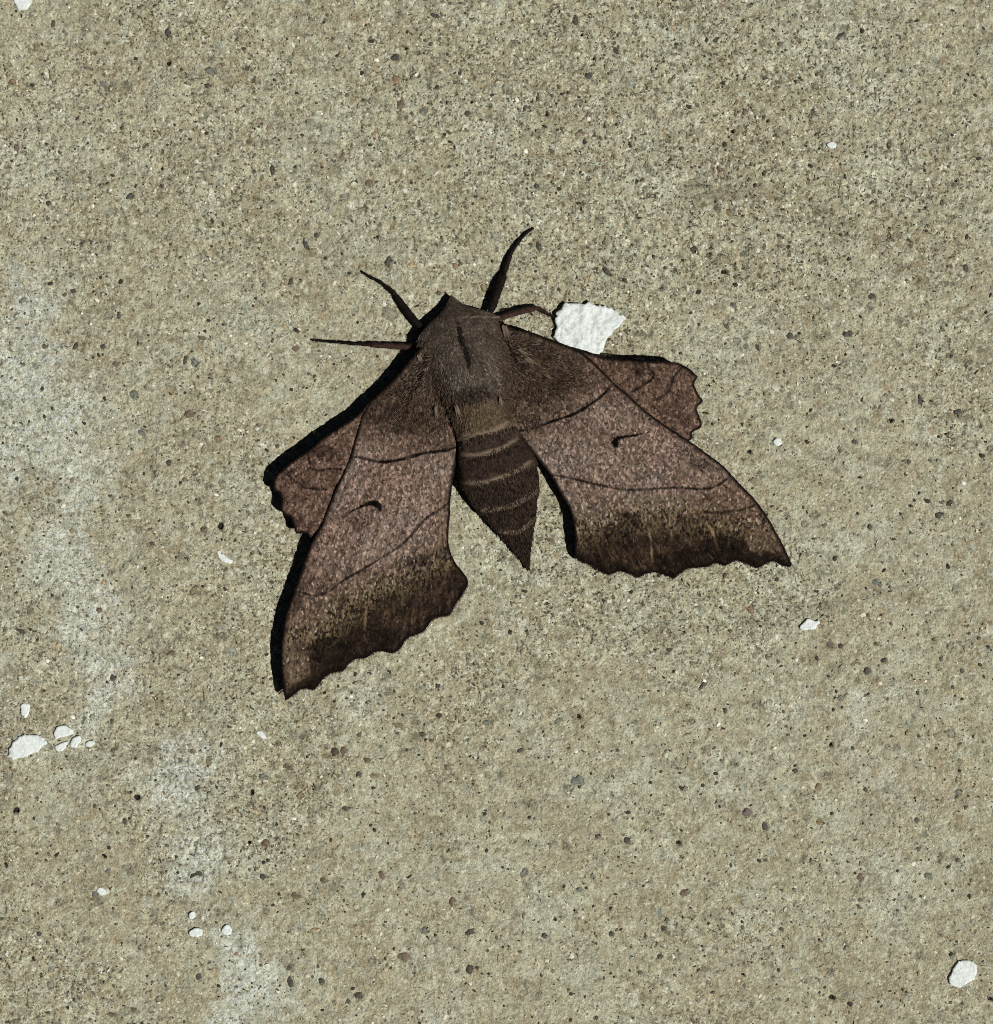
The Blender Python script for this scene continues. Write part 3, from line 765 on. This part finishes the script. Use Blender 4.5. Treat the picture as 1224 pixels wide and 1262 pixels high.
def z_fore_l(x, y, u, rad, de, do):
    z = 27 - 5 * sstep(.35, 1.0, u) + 4 * (1 - sstep(0, 130, rad))
    z += -5.5 * (1 - sstep(0, 34, do)) + 2.5 * np.exp(-((u - .12) / .12) ** 2)
    return z + 2.0 * np.sin(rad / 60.0 + u * 3)
def z_fore_r(x, y, u, rad, de, do):
    z = 26 - 6 * sstep(.35, 1.0, u) + 4 * (1 - sstep(0, 130, rad))
    z += -6.0 * (1 - sstep(0, 34, do)) + 2.5 * np.exp(-((u - .12) / .12) ** 2)
    return z + 2.0 * np.sin(rad / 60.0 + u * 3)
def z_hind_l(x, y, u, rad, de, do):
    return 28 - 2.0 * sstep(.25, .9, u) - 5 * (1 - sstep(0, 22, do)) + .8 * np.sin(rad / 9.0)
def z_hind_r(x, y, u, rad, de, do):
    return 24 - 2.0 * sstep(.25, .9, u) - 4 * (1 - sstep(0, 16, do)) * sstep(.05, .4, u) + .8 * np.sin(rad / 9.0)

L_APEX = [(346,784),(366,779),(384,775),(385,795),(383,815),(383,832),(374,838),(362,846),(353,856),(347,838),(345,812)]
R_APEX = [(948,634),(930,634),(918,640),(918,662),(926,680),(942,679),(956,685),(968,694),(972,688),(962,664)]
build_wing('hindwing', L_HIND, L_HIND_OUT, L_HIND_LINES, z_hind_l, M_HIND, base=(528,440), tip=(345,578), rear=(400,680), seed=3, cover=(z_fore_l, L_FORE, L_FORE_OUT, (535,428), (350,850), (566,700)), lift=2.0, patches=[(398,556,16,9,.7),(352,588,8,6,.4),(410,560,12,6,.5)])
build_wing('hindwing', R_HIND, R_HIND_OUT, R_HIND_LINES, z_hind_r, M_HIND, base=(625,420), tip=(855,450), rear=(830,560), seed=5, cover=(z_fore_r, R_FORE, R_FORE_OUT, (622,418), (972,690), (720,690)), lift=9.0, patches=[(788,455,9,10,.6),(826,475,6,12,.4),(845,520,10,12,.3)])
fl_o, fl_d = build_wing('forewing', L_FORE, L_FORE_OUT, L_FORE_LINES, z_fore_l, M_FORE, discal=L_DISCAL, band=L_BAND, base=(535,428), tip=(350,850), rear=(566,700), seed=7, apex=L_APEX, pale=[([(462,488),(448,512),(440,540)],1.8,.7),([(538,498),(540,522)],1.2,.9),([(559,505),(563,525)],1.2,.8),([(550,590),(543,640),(540,700)],1.0,.6),([(452,738),(449,790)],.9,.5),([(418,712),(419,748)],.9,.6),([(520,600),(512,660)],.9,.35),([(480,600),(462,690)],.8,.3),([(362,800),(358,840)],1.2,.5)], patches=[(410,803,34,20,.8),(462,786,40,16,.6),(520,690,11,9,.8),(505,696,9,7,.6),(545,680,10,8,.5),(372,705,8,26,.55),(392,655,8,22,.5),(365,738,7,14,.5),(470,510,34,16,.55),(505,520,24,14,.45),(452,640,26,12,.22),(425,742,8,12,.5),(560,715,14,16,.35)])
fr_o, fr_d = build_wing('forewing', R_FORE, R_FORE_OUT, R_FORE_LINES, z_fore_r, M_FORE, discal=R_DISCAL, band=R_BAND, base=(622,418), tip=(972,690), rear=(720,690), seed=9, apex=R_APEX, pale=[([(648,442),(665,452),(682,470)],1.4,.7),([(716,437),(735,455),(757,472)],1.6,.6),([(638,535),(664,568),(688,603)],1.6,.6),([(868,640),(878,655),(884,676)],1.4,.8),([(800,648),(804,692)],1.0,.6),([(900,640),(898,675)],1.0,.5),([(770,560),(782,600)],.9,.35),([(840,560),(872,596)],.9,.35),([(720,545),(742,600)],.9,.35),([(955,650),(958,668)],1.6,.7),([(825,630),(828,665)],1.1,.5)], patches=[(890,676,34,18,.85),(842,690,36,14,.75),(775,640,15,9,.7),(770,660,24,16,.35),(935,690,16,6,.8),(862,572,16,9,.6),(842,556,12,7,.5),(800,515,26,10,.45),(760,490,22,12,.35),(690,470,26,16,.5),(660,440,30,18,.45),(735,452,10,8,.4),(960,690,12,5,.7),(850,640,18,8,.4)])

# ---- body: one continuous surface from the head crest to the tail
AX = np.array([(556,364),(559,378),(565,402),(574,436),(584,474),(592,506),(600,536),(609,566),(619,596),(630,630),(640,662),(651.5,702)], float)
axs = smooth_line(AX, 1.0)
al = np.r_[0, np.cumsum(np.hypot(*np.diff(axs, axis=0).T))]
LEN = al[-1]
HWT = np.array([(0,1.0),(5,4.5),(10,8),(16,14),(22,25),(29,38),(36,48),(45,55),(58,57),(75,55),(95,50),(115,44),(135,39),(150,36.5),(165,35.5),(180,38),(198,43.5),(214,47.5),(228,49),(245,46.5),(262,40),(283,31),(297,24.5),(311,17.5),(328,9.5),(340,4),(LEN,.4)])
TOP = np.array([(0,13),(6,17),(14,23),(24,31),(38,38),(55,44),(75,47),(100,47),(125,45),(145,42),(165,40),(190,41),(215,42),(240,38),(270,29),(300,20),(325,13),(LEN,7)])
BOT = np.array([(0,10),(10,8),(24,8),(50,6),(120,5),(200,4),(260,3),(LEN,4.5)])
BANDS = [176, 200, 234, 271, 303]        # rear edges of the tail rings, along the body
def ring_at(s):
    c = np.array([np.interp(s, al, axs[:, 0]), np.interp(s, al, axs[:, 1])])
    e = 14.0
    a = np.array([np.interp(s - e, al, axs[:, 0]), np.interp(s - e, al, axs[:, 1])]); b = np.array([np.interp(s + e, al, axs[:, 0]), np.interp(s + e, al, axs[:, 1])])
    t = (b - a) / np.linalg.norm(b - a)
    return c, t
def prof(T, s):
    return np.interp(s, T[:, 0], T[:, 1])
def smooth_prof(T, s):
    return (prof(T, s - 4) + 2 * prof(T, s) + prof(T, s + 4)) / 4 if 4 < s < LEN - 4 else prof(T, s)
def mid_z(s, zt, zb):
    k = float(1 - sstep(150, 185, np.array(float(s)))) * float(sstep(10, 40, np.array(float(s))))
    return (zb + (zt - zb) * .42) * (1 - k) + 24.0 * k, 0.9 + 1.0 * k
def seg_bulge(s):
    prev = 150.0
    for b in BANDS + [LEN]:
        if prev < s <= b:
            f = (s - prev) / (b - prev)
            return (.955 + .085 * (f ** .55) * (1 if f < .9 else 1 - (f - .9) * 2.0)) if s > 165 else 1.0
        prev = b
    return 1.0
NS, NR = 300, 72
svals = np.linspace(0, LEN, NS)
th = np.linspace(0, 2 * math.pi, NR, endpoint=False)
bv = []; bs = []; bq = []
for s in svals:
    c, t = ring_at(s); nrm = np.array([-t[1], t[0]])     # to the left side of the picture
    hw = smooth_prof(HWT, s) * seg_bulge(s); zt = smooth_prof(TOP, s); zb = smooth_prof(BOT, s)
    mid, ex = mid_z(s, zt, zb)
    for q in th:
        cs, sn = math.cos(q), math.sin(q)
        lat = math.copysign(abs(cs) ** .92, cs) * hw
        zz = mid + (zt - mid) * seg_bulge(s) * max(sn, 0) ** ex + (mid - zb) * min(sn, 0)
        # shallow furrow down the middle of the thorax
        if s < 150: zz -= 3.2 * math.exp(-(lat / 6) ** 2) * max(0, 1 - abs(s - 68) / 45)
        xy = c + nrm * lat
        bv.append((xy[0], xy[1], zz)); bs.append(s); bq.append(lat / max(hw, .1))
bv = np.array(bv); bs = np.array(bs); bq = np.array(bq)
bumpn = (fbm(bv[:, 0], bv[:, 1], 10, 61, 3) - .5) * 2.4 * (bv[:, 2] > 12) * sstep(0, 12, bs) * sstep(LEN, LEN - 20, bs)
bv[:, 2] += bumpn
idx = np.arange(NS * NR).reshape(NS, NR)
bf = np.stack([idx[:-1], np.roll(idx[:-1], -1, 1), np.roll(idx[1:], -1, 1), idx[1:]], -1).reshape(-1, 4)
vw = to_world(bv[:, 0], bv[:, 1], bv[:, 2])
me = mesh_from('body', vw, bf)
ringm = np.zeros(len(bs)); 
for b in BANDS:
    ringm = np.maximum(ringm, np.exp(-((bs + 9 * bq ** 2 - b + 1.5 + 2 * (vnoise(bq * 40, bs, 4, 5) - .5)) / 2.1) ** 2) * (1 if b > 175 else .7))
attr(me, 'ring', ringm * sstep(.0, .35, vnoise(bv[:, 0], bv[:, 1], 3.5, 71)) * (1 - sstep(.7, .98, np.abs(bq))))
attr(me, 'tail', sstep(176, 196, bs))
attr(me, 'waist', sstep(122, 140, bs) * (1 - sstep(172, 186, bs)))
def m_body():
    n = N('body_scales')
    th_c = n.ramp(n.noise(14, 4, .65), [(0.3, srgb(50, 42, 35)), (0.55, srgb(76, 66, 57)), (0.75, srgb(96, 86, 76))])
    wa_c = n.ramp(n.noise(7, 3, .6), [(0.3, srgb(60, 49, 38)), (0.6, srgb(90, 76, 60))])
    ta_c = n.ramp(n.noise(11, 4, .65), [(0.3, srgb(32, 24, 19)), (0.55, srgb(50, 39, 32)), (0.78, srgb(68, 54, 45))])
    col = n.mix(n.attr('waist'), th_c, wa_c)
    col = n.mix(n.attr('tail'), col, ta_c)
    sc = n.sep(n.voro(2.0).outputs['Color'])
    col = n.mix(1.0, col, n.ramp(sc[0], [(0, .55), (.5, 1.0), (1.0, 1.5)]), 'MULTIPLY')
    col = n.mix(n.math('MULTIPLY', n.attr('ring'), .75), col, srgb(126, 110, 93))
    n.bump(n.noise(2.4, 3, .75), 2.0, .8)
    return n.out(col, .65, .06)
body = obj('body', me, m_body(), moth)

# ---- fur: thin blades laid back along the body
def build_fur():
    V = []; F = []; COL = []
    def blade(p, d, ln, w, lift, col):
        # p: grid point with z, d: unit direction in the plane
        side = np.array([-d[1], d[0]])
        pts = []
        for k, (f, ww) in enumerate(((0, 1), (.55, .8), (1, .12))):
            q = p[:2] + d * ln * f; zz = p[2] + lift * math.sin(min(f, 1) * 2.0)
            a = q + side * w * ww * .5; b = q - side * w * ww * .5
            pts += [(a[0], a[1], zz), (b[0], b[1], zz + .15)]
        i0 = len(V); V.extend(pts); COL.extend([col] * 6)
        F.extend([(i0, i0 + 1, i0 + 3), (i0, i0 + 3, i0 + 2), (i0 + 2, i0 + 3, i0 + 5), (i0 + 2, i0 + 5, i0 + 4)])
    r = np.random.default_rng(5)
    def surf(s, f):
        c, t = ring_at(s); nrm = np.array([-t[1], t[0]])
        hw = smooth_prof(HWT, s); zt = smooth_prof(TOP, s); zb = smooth_prof(BOT, s); mid, ex = mid_z(s, zt, zb)
        q = math.acos(max(-1, min(1, f)))
        z = mid + (zt - mid) * math.sin(q) ** ex
        if s < 150: z -= 3.2 * math.exp(-(f * hw / 6) ** 2) * max(0, 1 - abs(s - 68) / 45)
        xy = c + nrm * f * hw
        return np.array([xy[0], xy[1], z]), t, nrm
    greys = [srgb(*c) for c in [(36, 31, 26), (58, 51, 43), (78, 69, 60), (100, 91, 81), (128, 119, 109), (66, 54, 42)]]
    tans = [srgb(*c) for c in [(68, 55, 42), (92, 77, 60), (116, 100, 80), (78, 65, 51)]]
    # thorax pile
    for _ in range(13000):
        s = r.uniform(3, 168); f = r.uniform(-.98, .98)
        p, t, nrm = surf(s, f)
        d = t + nrm * (f * .55 + r.normal(0, .38)); d /= np.linalg.norm(d)
        n1 = float(fbm(np.array([p[0]]), np.array([p[1]]), 18, 8, 3, .7)[0]) * 1.9 - .5
        waist = 1 if s > 132 + r.normal(0, 6) else 0
        if waist: col = np.array(tans[r.integers(4)])
        else:
            pale = math.exp(-((s - 112) / 26) ** 2) * (.35 + .9 * (abs(f) > .35)) * .8
            k = int(np.clip(r.normal(1.3 + 1.6 * n1 + 1.1 * pale, .9), 0, 4)) if r.random() > .1 else 5
            col = np.array(greys[k])
        streak = 1.0 if abs(f * smooth_prof(HWT, s) + r.normal(0, .8)) < 3.6 * max(0, 1 - abs(s - 62) / 32) ** .5 else 0.0
        eb = float(sstep(.45, .92, np.array(abs(f) + r.normal(0, .12)))) if s > 44 else 0.0
        col = col * (1 - eb) + np.array([srgb(60, 48, 39), srgb(46, 36, 29), srgb(82, 67, 54)][r.integers(3)]) * eb
        if streak: col = np.array(srgb(24, 19, 15))
        if 112 < s < 134 and abs(f) < .6 and r.random() < .7: col = col * .55
        blade(p + np.array([0, 0, -.2]), d, r.uniform(3, 6.5) * (.6 + .4 * min(1, s / 30)), r.uniform(.9, 1.5), r.uniform(.4, 1.1), tuple(col * r.uniform(.8, 1.2)))
    # dark stripe down the middle of the thorax
    for _ in range(190):
        s = r.uniform(38, 88); hw = smooth_prof(HWT, s)
        f = (r.normal(0, 1.9) * (1 - abs(s - 62) / 44) + 1.2 * math.sin(s / 7)) / hw
        p, t, nrm = surf(s, f)
        d = t + nrm * r.normal(0, .12); d /= np.linalg.norm(d)
        blade(p + np.array([0, 0, .9]), d, r.uniform(4, 7), 1.3, .5, tuple(np.array(srgb(22, 17, 14)) * r.uniform(.6, 2.2)))
    # collar edge: pale hairs round the front of the thorax
    for _ in range(110):
        f = r.uniform(-.95, -.1); s = 30 + 14 * f * f + r.normal(0, .5)
        p, t, nrm = surf(s, f)
        d = -t * .25 + nrm * np.sign(f) * .9; d /= np.linalg.norm(d)
        blade(p + np.array([0, 0, .6]), d, r.uniform(4, 7), .5, .4, tuple(np.array(srgb(112, 98, 84)) * r.uniform(.4, 1.0)))
    # fringes behind each tail ring
    for b in BANDS:
        for _ in range(420 if b > 180 else 150):
            f = r.uniform(-.93, .93) if b > 180 else r.uniform(-.35, .7); p, t, nrm = surf(b - 9 * f * f - r.uniform(0, 3.5), f)
            d = t + nrm * r.normal(0, .18); d /= np.linalg.norm(d)
            k = r.random()
            col = srgb(142, 127, 109) if k < .32 else (srgb(98, 83, 69) if k < .64 else srgb(52, 40, 33))
            blade(p + np.array([0, 0, .3]), d, r.uniform(2.2, 4.2), 1.0, .5, tuple(np.array(col) * r.uniform(.7, 1.1) * (1 - .35 * abs(f) ** 2)))
    # short scales on the tail
    for _ in range(3800):
        s = r.uniform(176, LEN - 3); f = r.uniform(-.97, .97); p, t, nrm = surf(s, f)
        d = t + nrm * r.normal(0, .14); d /= np.linalg.norm(d)
        col = np.array([srgb(34, 26, 21), srgb(50, 39, 32), srgb(66, 53, 44), srgb(24, 18, 14)][r.integers(4)])
        blade(p + np.array([0, 0, .1]), d, r.uniform(3.5, 6), .9, .5, tuple(col * r.uniform(.8, 1.2)))
    # pale tufts at the wing roots
    for (tx, ty, dx, dy, n_, ln) in [(562,500,.35,.95,7,20),(618,490,.22,.97,6,15),(538,503,.05,1,5,17),(622,402,.3,.95,14,20),(516,438,.35,.92,10,13),(648,440,.75,.65,7,22),(640,430,.8,.6,5,16)]:
        for _ in range(n_):
            d = np.array([dx, dy]) + r.normal(0, .1, 2); d /= np.linalg.norm(d)
            q = np.array([tx, ty]) + r.normal(0, 1.1 if n_ < 20 else 3.0, 2)
            blade(np.array([q[0], q[1], (42 if tx > 545 and tx < 630 else 33) if ty > 450 and tx > 500 else 34]), d, ln * r.uniform(.6, 1.1), 1.0, .8, tuple(np.array(srgb(128, 112, 94)) * r.uniform(.4, 1.05)))
    V_ = np.array(V); w = to_world(V_[:, 0], V_[:, 1], V_[:, 2])
    me = mesh_from('fur', w, np.array(F)[:, ::-1], True)
    attr_col(me, 'tint', np.array(COL))
    n = N('fur'); n.out(n.attr('tint', True), .6, .08)
    o = obj('fur', me, n.m, body)
    tag(o, kind='stuff')
build_fur()

# ---- hair-like scales at the wing roots blend wings and thorax
def wing_hair(parent, data, base, count, reach, seed):
    x, y, z, edge = data
    r = np.random.default_rng(seed)
    d = np.hypot(x - base[0], y - base[1])
    cand = np.where((d < reach * (.45 + .55 * vnoise(x, y, 14, seed + 2))) & (edge > 9))[0]
    pick = r.choice(cand, count)
    V = []; F = []; COL = []
    for i in pick:
        p = np.array([x[i], y[i]]); dd = p - np.array(base); L = np.linalg.norm(dd) + 1e-6
        dd = dd / L + r.normal(0, .22, 2); dd /= np.linalg.norm(dd); sd = np.array([-dd[1], dd[0]])
        ln = r.uniform(3, 6.5) * (1.2 - L / reach * .6); w = .9
        c = np.array([srgb(48, 38, 30), srgb(68, 56, 46), srgb(86, 73, 61) if L > 55 else srgb(98, 89, 80), srgb(34, 26, 20), srgb(112, 93, 72)][r.choice(5, p=[.28, .3, .2, .16, .06])]) * r.uniform(.8, 1.2)
        i0 = len(V)
        for f_, ww in ((0, 1), (.6, .8), (1, .1)):
            q = p + dd * ln * f_
            V.append((*(q + sd * w * ww * .5), z[i] + .2 + 1.1 * math.sin(f_ * 2.2))); V.append((*(q - sd * w * ww * .5), z[i] + .3 + 1.1 * math.sin(f_ * 2.2)))
            COL += [c, c]
        F += [(i0, i0 + 1, i0 + 3), (i0, i0 + 3, i0 + 2), (i0 + 2, i0 + 3, i0 + 5), (i0 + 2, i0 + 5, i0 + 4)]
    V = np.array(V)
    me = mesh_from('hair', to_world(V[:, 0], V[:, 1], V[:, 2]), np.array(F)[:, ::-1], True)
    attr_col(me, 'tint', np.array(COL))
    o = obj('hair', me, bpy.data.materials['fur'], parent)
    tag(o, kind='stuff')
def fringe(parent, outer, z0, drop, seed, count):
    r = np.random.default_rng(seed)
    ln = smooth_line(outer, 1.2)
    cen = ln.mean(0); inner = np.array([592.0, 470.0])
    V = []; F = []; COL = []
    for _ in range(count):
        i = r.integers(1, len(ln) - 1)
        t = ln[i + 1] - ln[i - 1]; t /= np.linalg.norm(t) + 1e-9
        nv = np.array([-t[1], t[0]])
        if nv @ (ln[i] - inner) < 0: nv = -nv
        d = nv + t * r.normal(0, .35); d /= np.linalg.norm(d); sd = np.array([-d[1], d[0]])
        q = ln[i] + r.normal(0, .3, 2) - nv * 1.2; L = r.uniform(1.6, 3.6); w = r.uniform(.5, .9)
        c = np.array([srgb(30, 20, 15), srgb(52, 37, 28), srgb(20, 13, 10), srgb(84, 64, 50)][r.choice(4, p=[.4, .3, .22, .08])])
        i0 = len(V)
        for f_, ww in ((0, 1), (1, .3)):
            e = q + d * L * f_
            V.append((*(e + sd * w * ww * .5), z0 - drop * f_)); V.append((*(e - sd * w * ww * .5), z0 - drop * f_)); COL += [c, c]
        F += [(i0, i0 + 1, i0 + 3), (i0, i0 + 3, i0 + 2)]
    V = np.array(V)
    me = mesh_from('fringe', to_world(V[:, 0], V[:, 1], V[:, 2]), np.array(F)[:, ::-1], True)
    attr_col(me, 'tint', np.array(COL))
    tag(obj('fringe', me, bpy.data.materials['fur'], parent), kind='stuff')
fringe(fl_o, L_FORE_OUT, 18.5, 1.0, 41, 900)
fringe(fr_o, R_FORE_OUT, 17.0, 1.0, 42, 900)
wing_hair(fl_o, fl_d, (545,440), 1500, 120, 3)
wing_hair(fr_o, fr_d, (610,430), 1500, 130, 4)

# ---- legs
def m_leg():
    n = N('leg_scales')
    col = n.mix(n.attr('red'), n.ramp(n.noise(5, 3, .6), [(0.3, srgb(9, 6, 5)), (0.7, srgb(30, 23, 19))]), n.ramp(n.noise(4, 3, .7), [(0.3, srgb(38, 25, 21)), (0.7, srgb(88, 64, 55))]))
    n.bump(n.noise(2.0, 3, .7), 1.5, .8)
    return n.out(col, .6, .08)
M_LEG = m_leg()
def build_leg(pts, label=None, seed=0):
    """pts: x, y, z, radius, redness"""
    P = np.array(pts, float)
    xyz = smooth_line(P[:, :3], 1.3)
    u = np.r_[0, np.cumsum(np.linalg.norm(np.diff(P[:, :3], axis=0), axis=1))]
    us = np.r_[0, np.cumsum(np.linalg.norm(np.diff(xyz, axis=0), axis=1))]; us = us / us[-1] * u[-1]
    rad = np.interp(us, u, P[:, 3]); red = np.interp(us, u, P[:, 4])
    m = 14; V = []; A = []
    r = np.random.default_rng(seed)
    rad = rad * (1 + .22 * (vnoise(us, us * 0, 4.0, seed) - .5)) * (1 + .14 * np.sin(us / 2.1) * (rad < 2.6))       # the foot is ringed
    for i in range(len(xyz)):
        t = xyz[min(i + 1, len(xyz) - 1)] - xyz[max(i - 1, 0)]; t /= np.linalg.norm(t)
        a = np.cross(t, (0, 0, 1)); a /= np.linalg.norm(a); b = np.cross(a, t)
        for k in range(m):
            q = 2 * math.pi * k / m; w = rad[i] * (1 + r.normal(0, .05))
            V.append(xyz[i] + a * math.cos(q) * w + b * math.sin(q) * w * .85); A.append(red[i])
    n = len(xyz); idx = np.arange(n * m).reshape(n, m)
    f = np.stack([idx[:-1], np.roll(idx[:-1], -1, 1), np.roll(idx[1:], -1, 1), idx[1:]], -1).reshape(-1, 4)
    tri = np.vstack([f[:, [0, 1, 2]], f[:, [0, 2, 3]]]).tolist()
    e0, e1 = len(V), len(V) + 1
    V += [xyz[0], xyz[-1]]; A += [red[0], red[-1]]
    for k in range(m):
        tri.append((e0, idx[0, (k + 1) % m], idx[0, k])); tri.append((e1, idx[-1, k], idx[-1, (k + 1) % m]))
    # hairs and spurs
    for i in range(2, n - 2):
        for _ in range(5 if rad[i] > 2.6 else 2):
            t = xyz[i + 1] - xyz[i - 1]; t /= np.linalg.norm(t)
            a = np.cross(t, (0, 0, 1)); a /= np.linalg.norm(a)
            sd = r.choice([-1, 1]); zz = r.uniform(-.2, .8)
            base = xyz[i] + (a * sd + np.array([0, 0, zz])) / math.hypot(1, zz) * rad[i] * .85
            tip = base + t * r.uniform(2.5, 5) + a * sd * r.uniform(.5, 1.7)
            j = len(V); V += [base - t * .5, base + t * .5, tip]; A += [red[i]] * 3
            tri.append((j, j + 1, j + 2))
    V = np.array(V)
    me = mesh_from('leg', to_world(V[:, 0], V[:, 1], V[:, 2]), np.array(tri)[:, ::-1], True)
    attr(me, 'red', np.array(A))
    o = obj('leg', me, M_LEG, moth)
    if label: o['label'] = label
build_leg([(598,398,12,3.4,0),(605,383,13,4.2,0),(611,366,12,5.0,0),(616,352,10,5.2,0),(620,341,8.5,4.4,0),(622,335,7.5,2.6,0),(623,332,7.2,3.4,.05),(626,323,6.5,2.9,.05),(630,312,5.5,2.5,.05),(632.5,307.5,5,1.8,0),(634,305,4.8,2.4,0),(640,297,4,2.0,0),(648,288,3,1.7,0),(653,284,2.5,1.9,0),(658,281,2,1.0,0)], 'stout dark foreleg pointing up and right', 1)
build_leg([(532,420,12,3.2,0),(520,405,12,3.8,0),(508,391,11,4.1,0),(498,378,9.5,3.9,0),(491,368,8.5,3.2,.05),(488,364,8,2.0,.05),(486,361.5,7.6,2.7,.05),(480,356,6.5,2.3,.05),(471,349,5,1.7,0),(468,347,4.8,2.1,0),(457,341.5,3.2,1.6,0),(454,340,3,1.9,0),(445,334,2,1.0,0)], 'dark foreleg pointing up and left', 2)
build_leg([(606,398,12,3.4,.6),(625,389,13,3.6,.7),(642,384,15,3.6,.7),(655,381,15,3.2,.6),(661,380,14,2.4,.4),(664,380.3,13,2.9,.3),(669,383,10.5,2.0,.1),(676,387,7.5,1.8,.1),(684,391,4.0,1.6,0),(690,396,2.5,1.1,0)], 'red-brown bent leg reaching the large white flake', 3)
build_leg([(530,432,12,3.4,.4),(512,428,12,3.5,.6),(490,427,13,3.5,.6),(470,426,11.5,3.1,.6),(461,425.3,11,2.2,.4),(458,425,10.5,2.7,.2),(452,424.6,9.5,1.9,.1),(438,424,7.5,1.7,.1),(434,423.6,7,2.0,0),(418,422,5.2,1.5,0),(414,421.7,5,1.8,0),(400,420.5,3.4,1.4,0),(384,419,2,.9,0)], 'thin straight leg pointing left', 4)
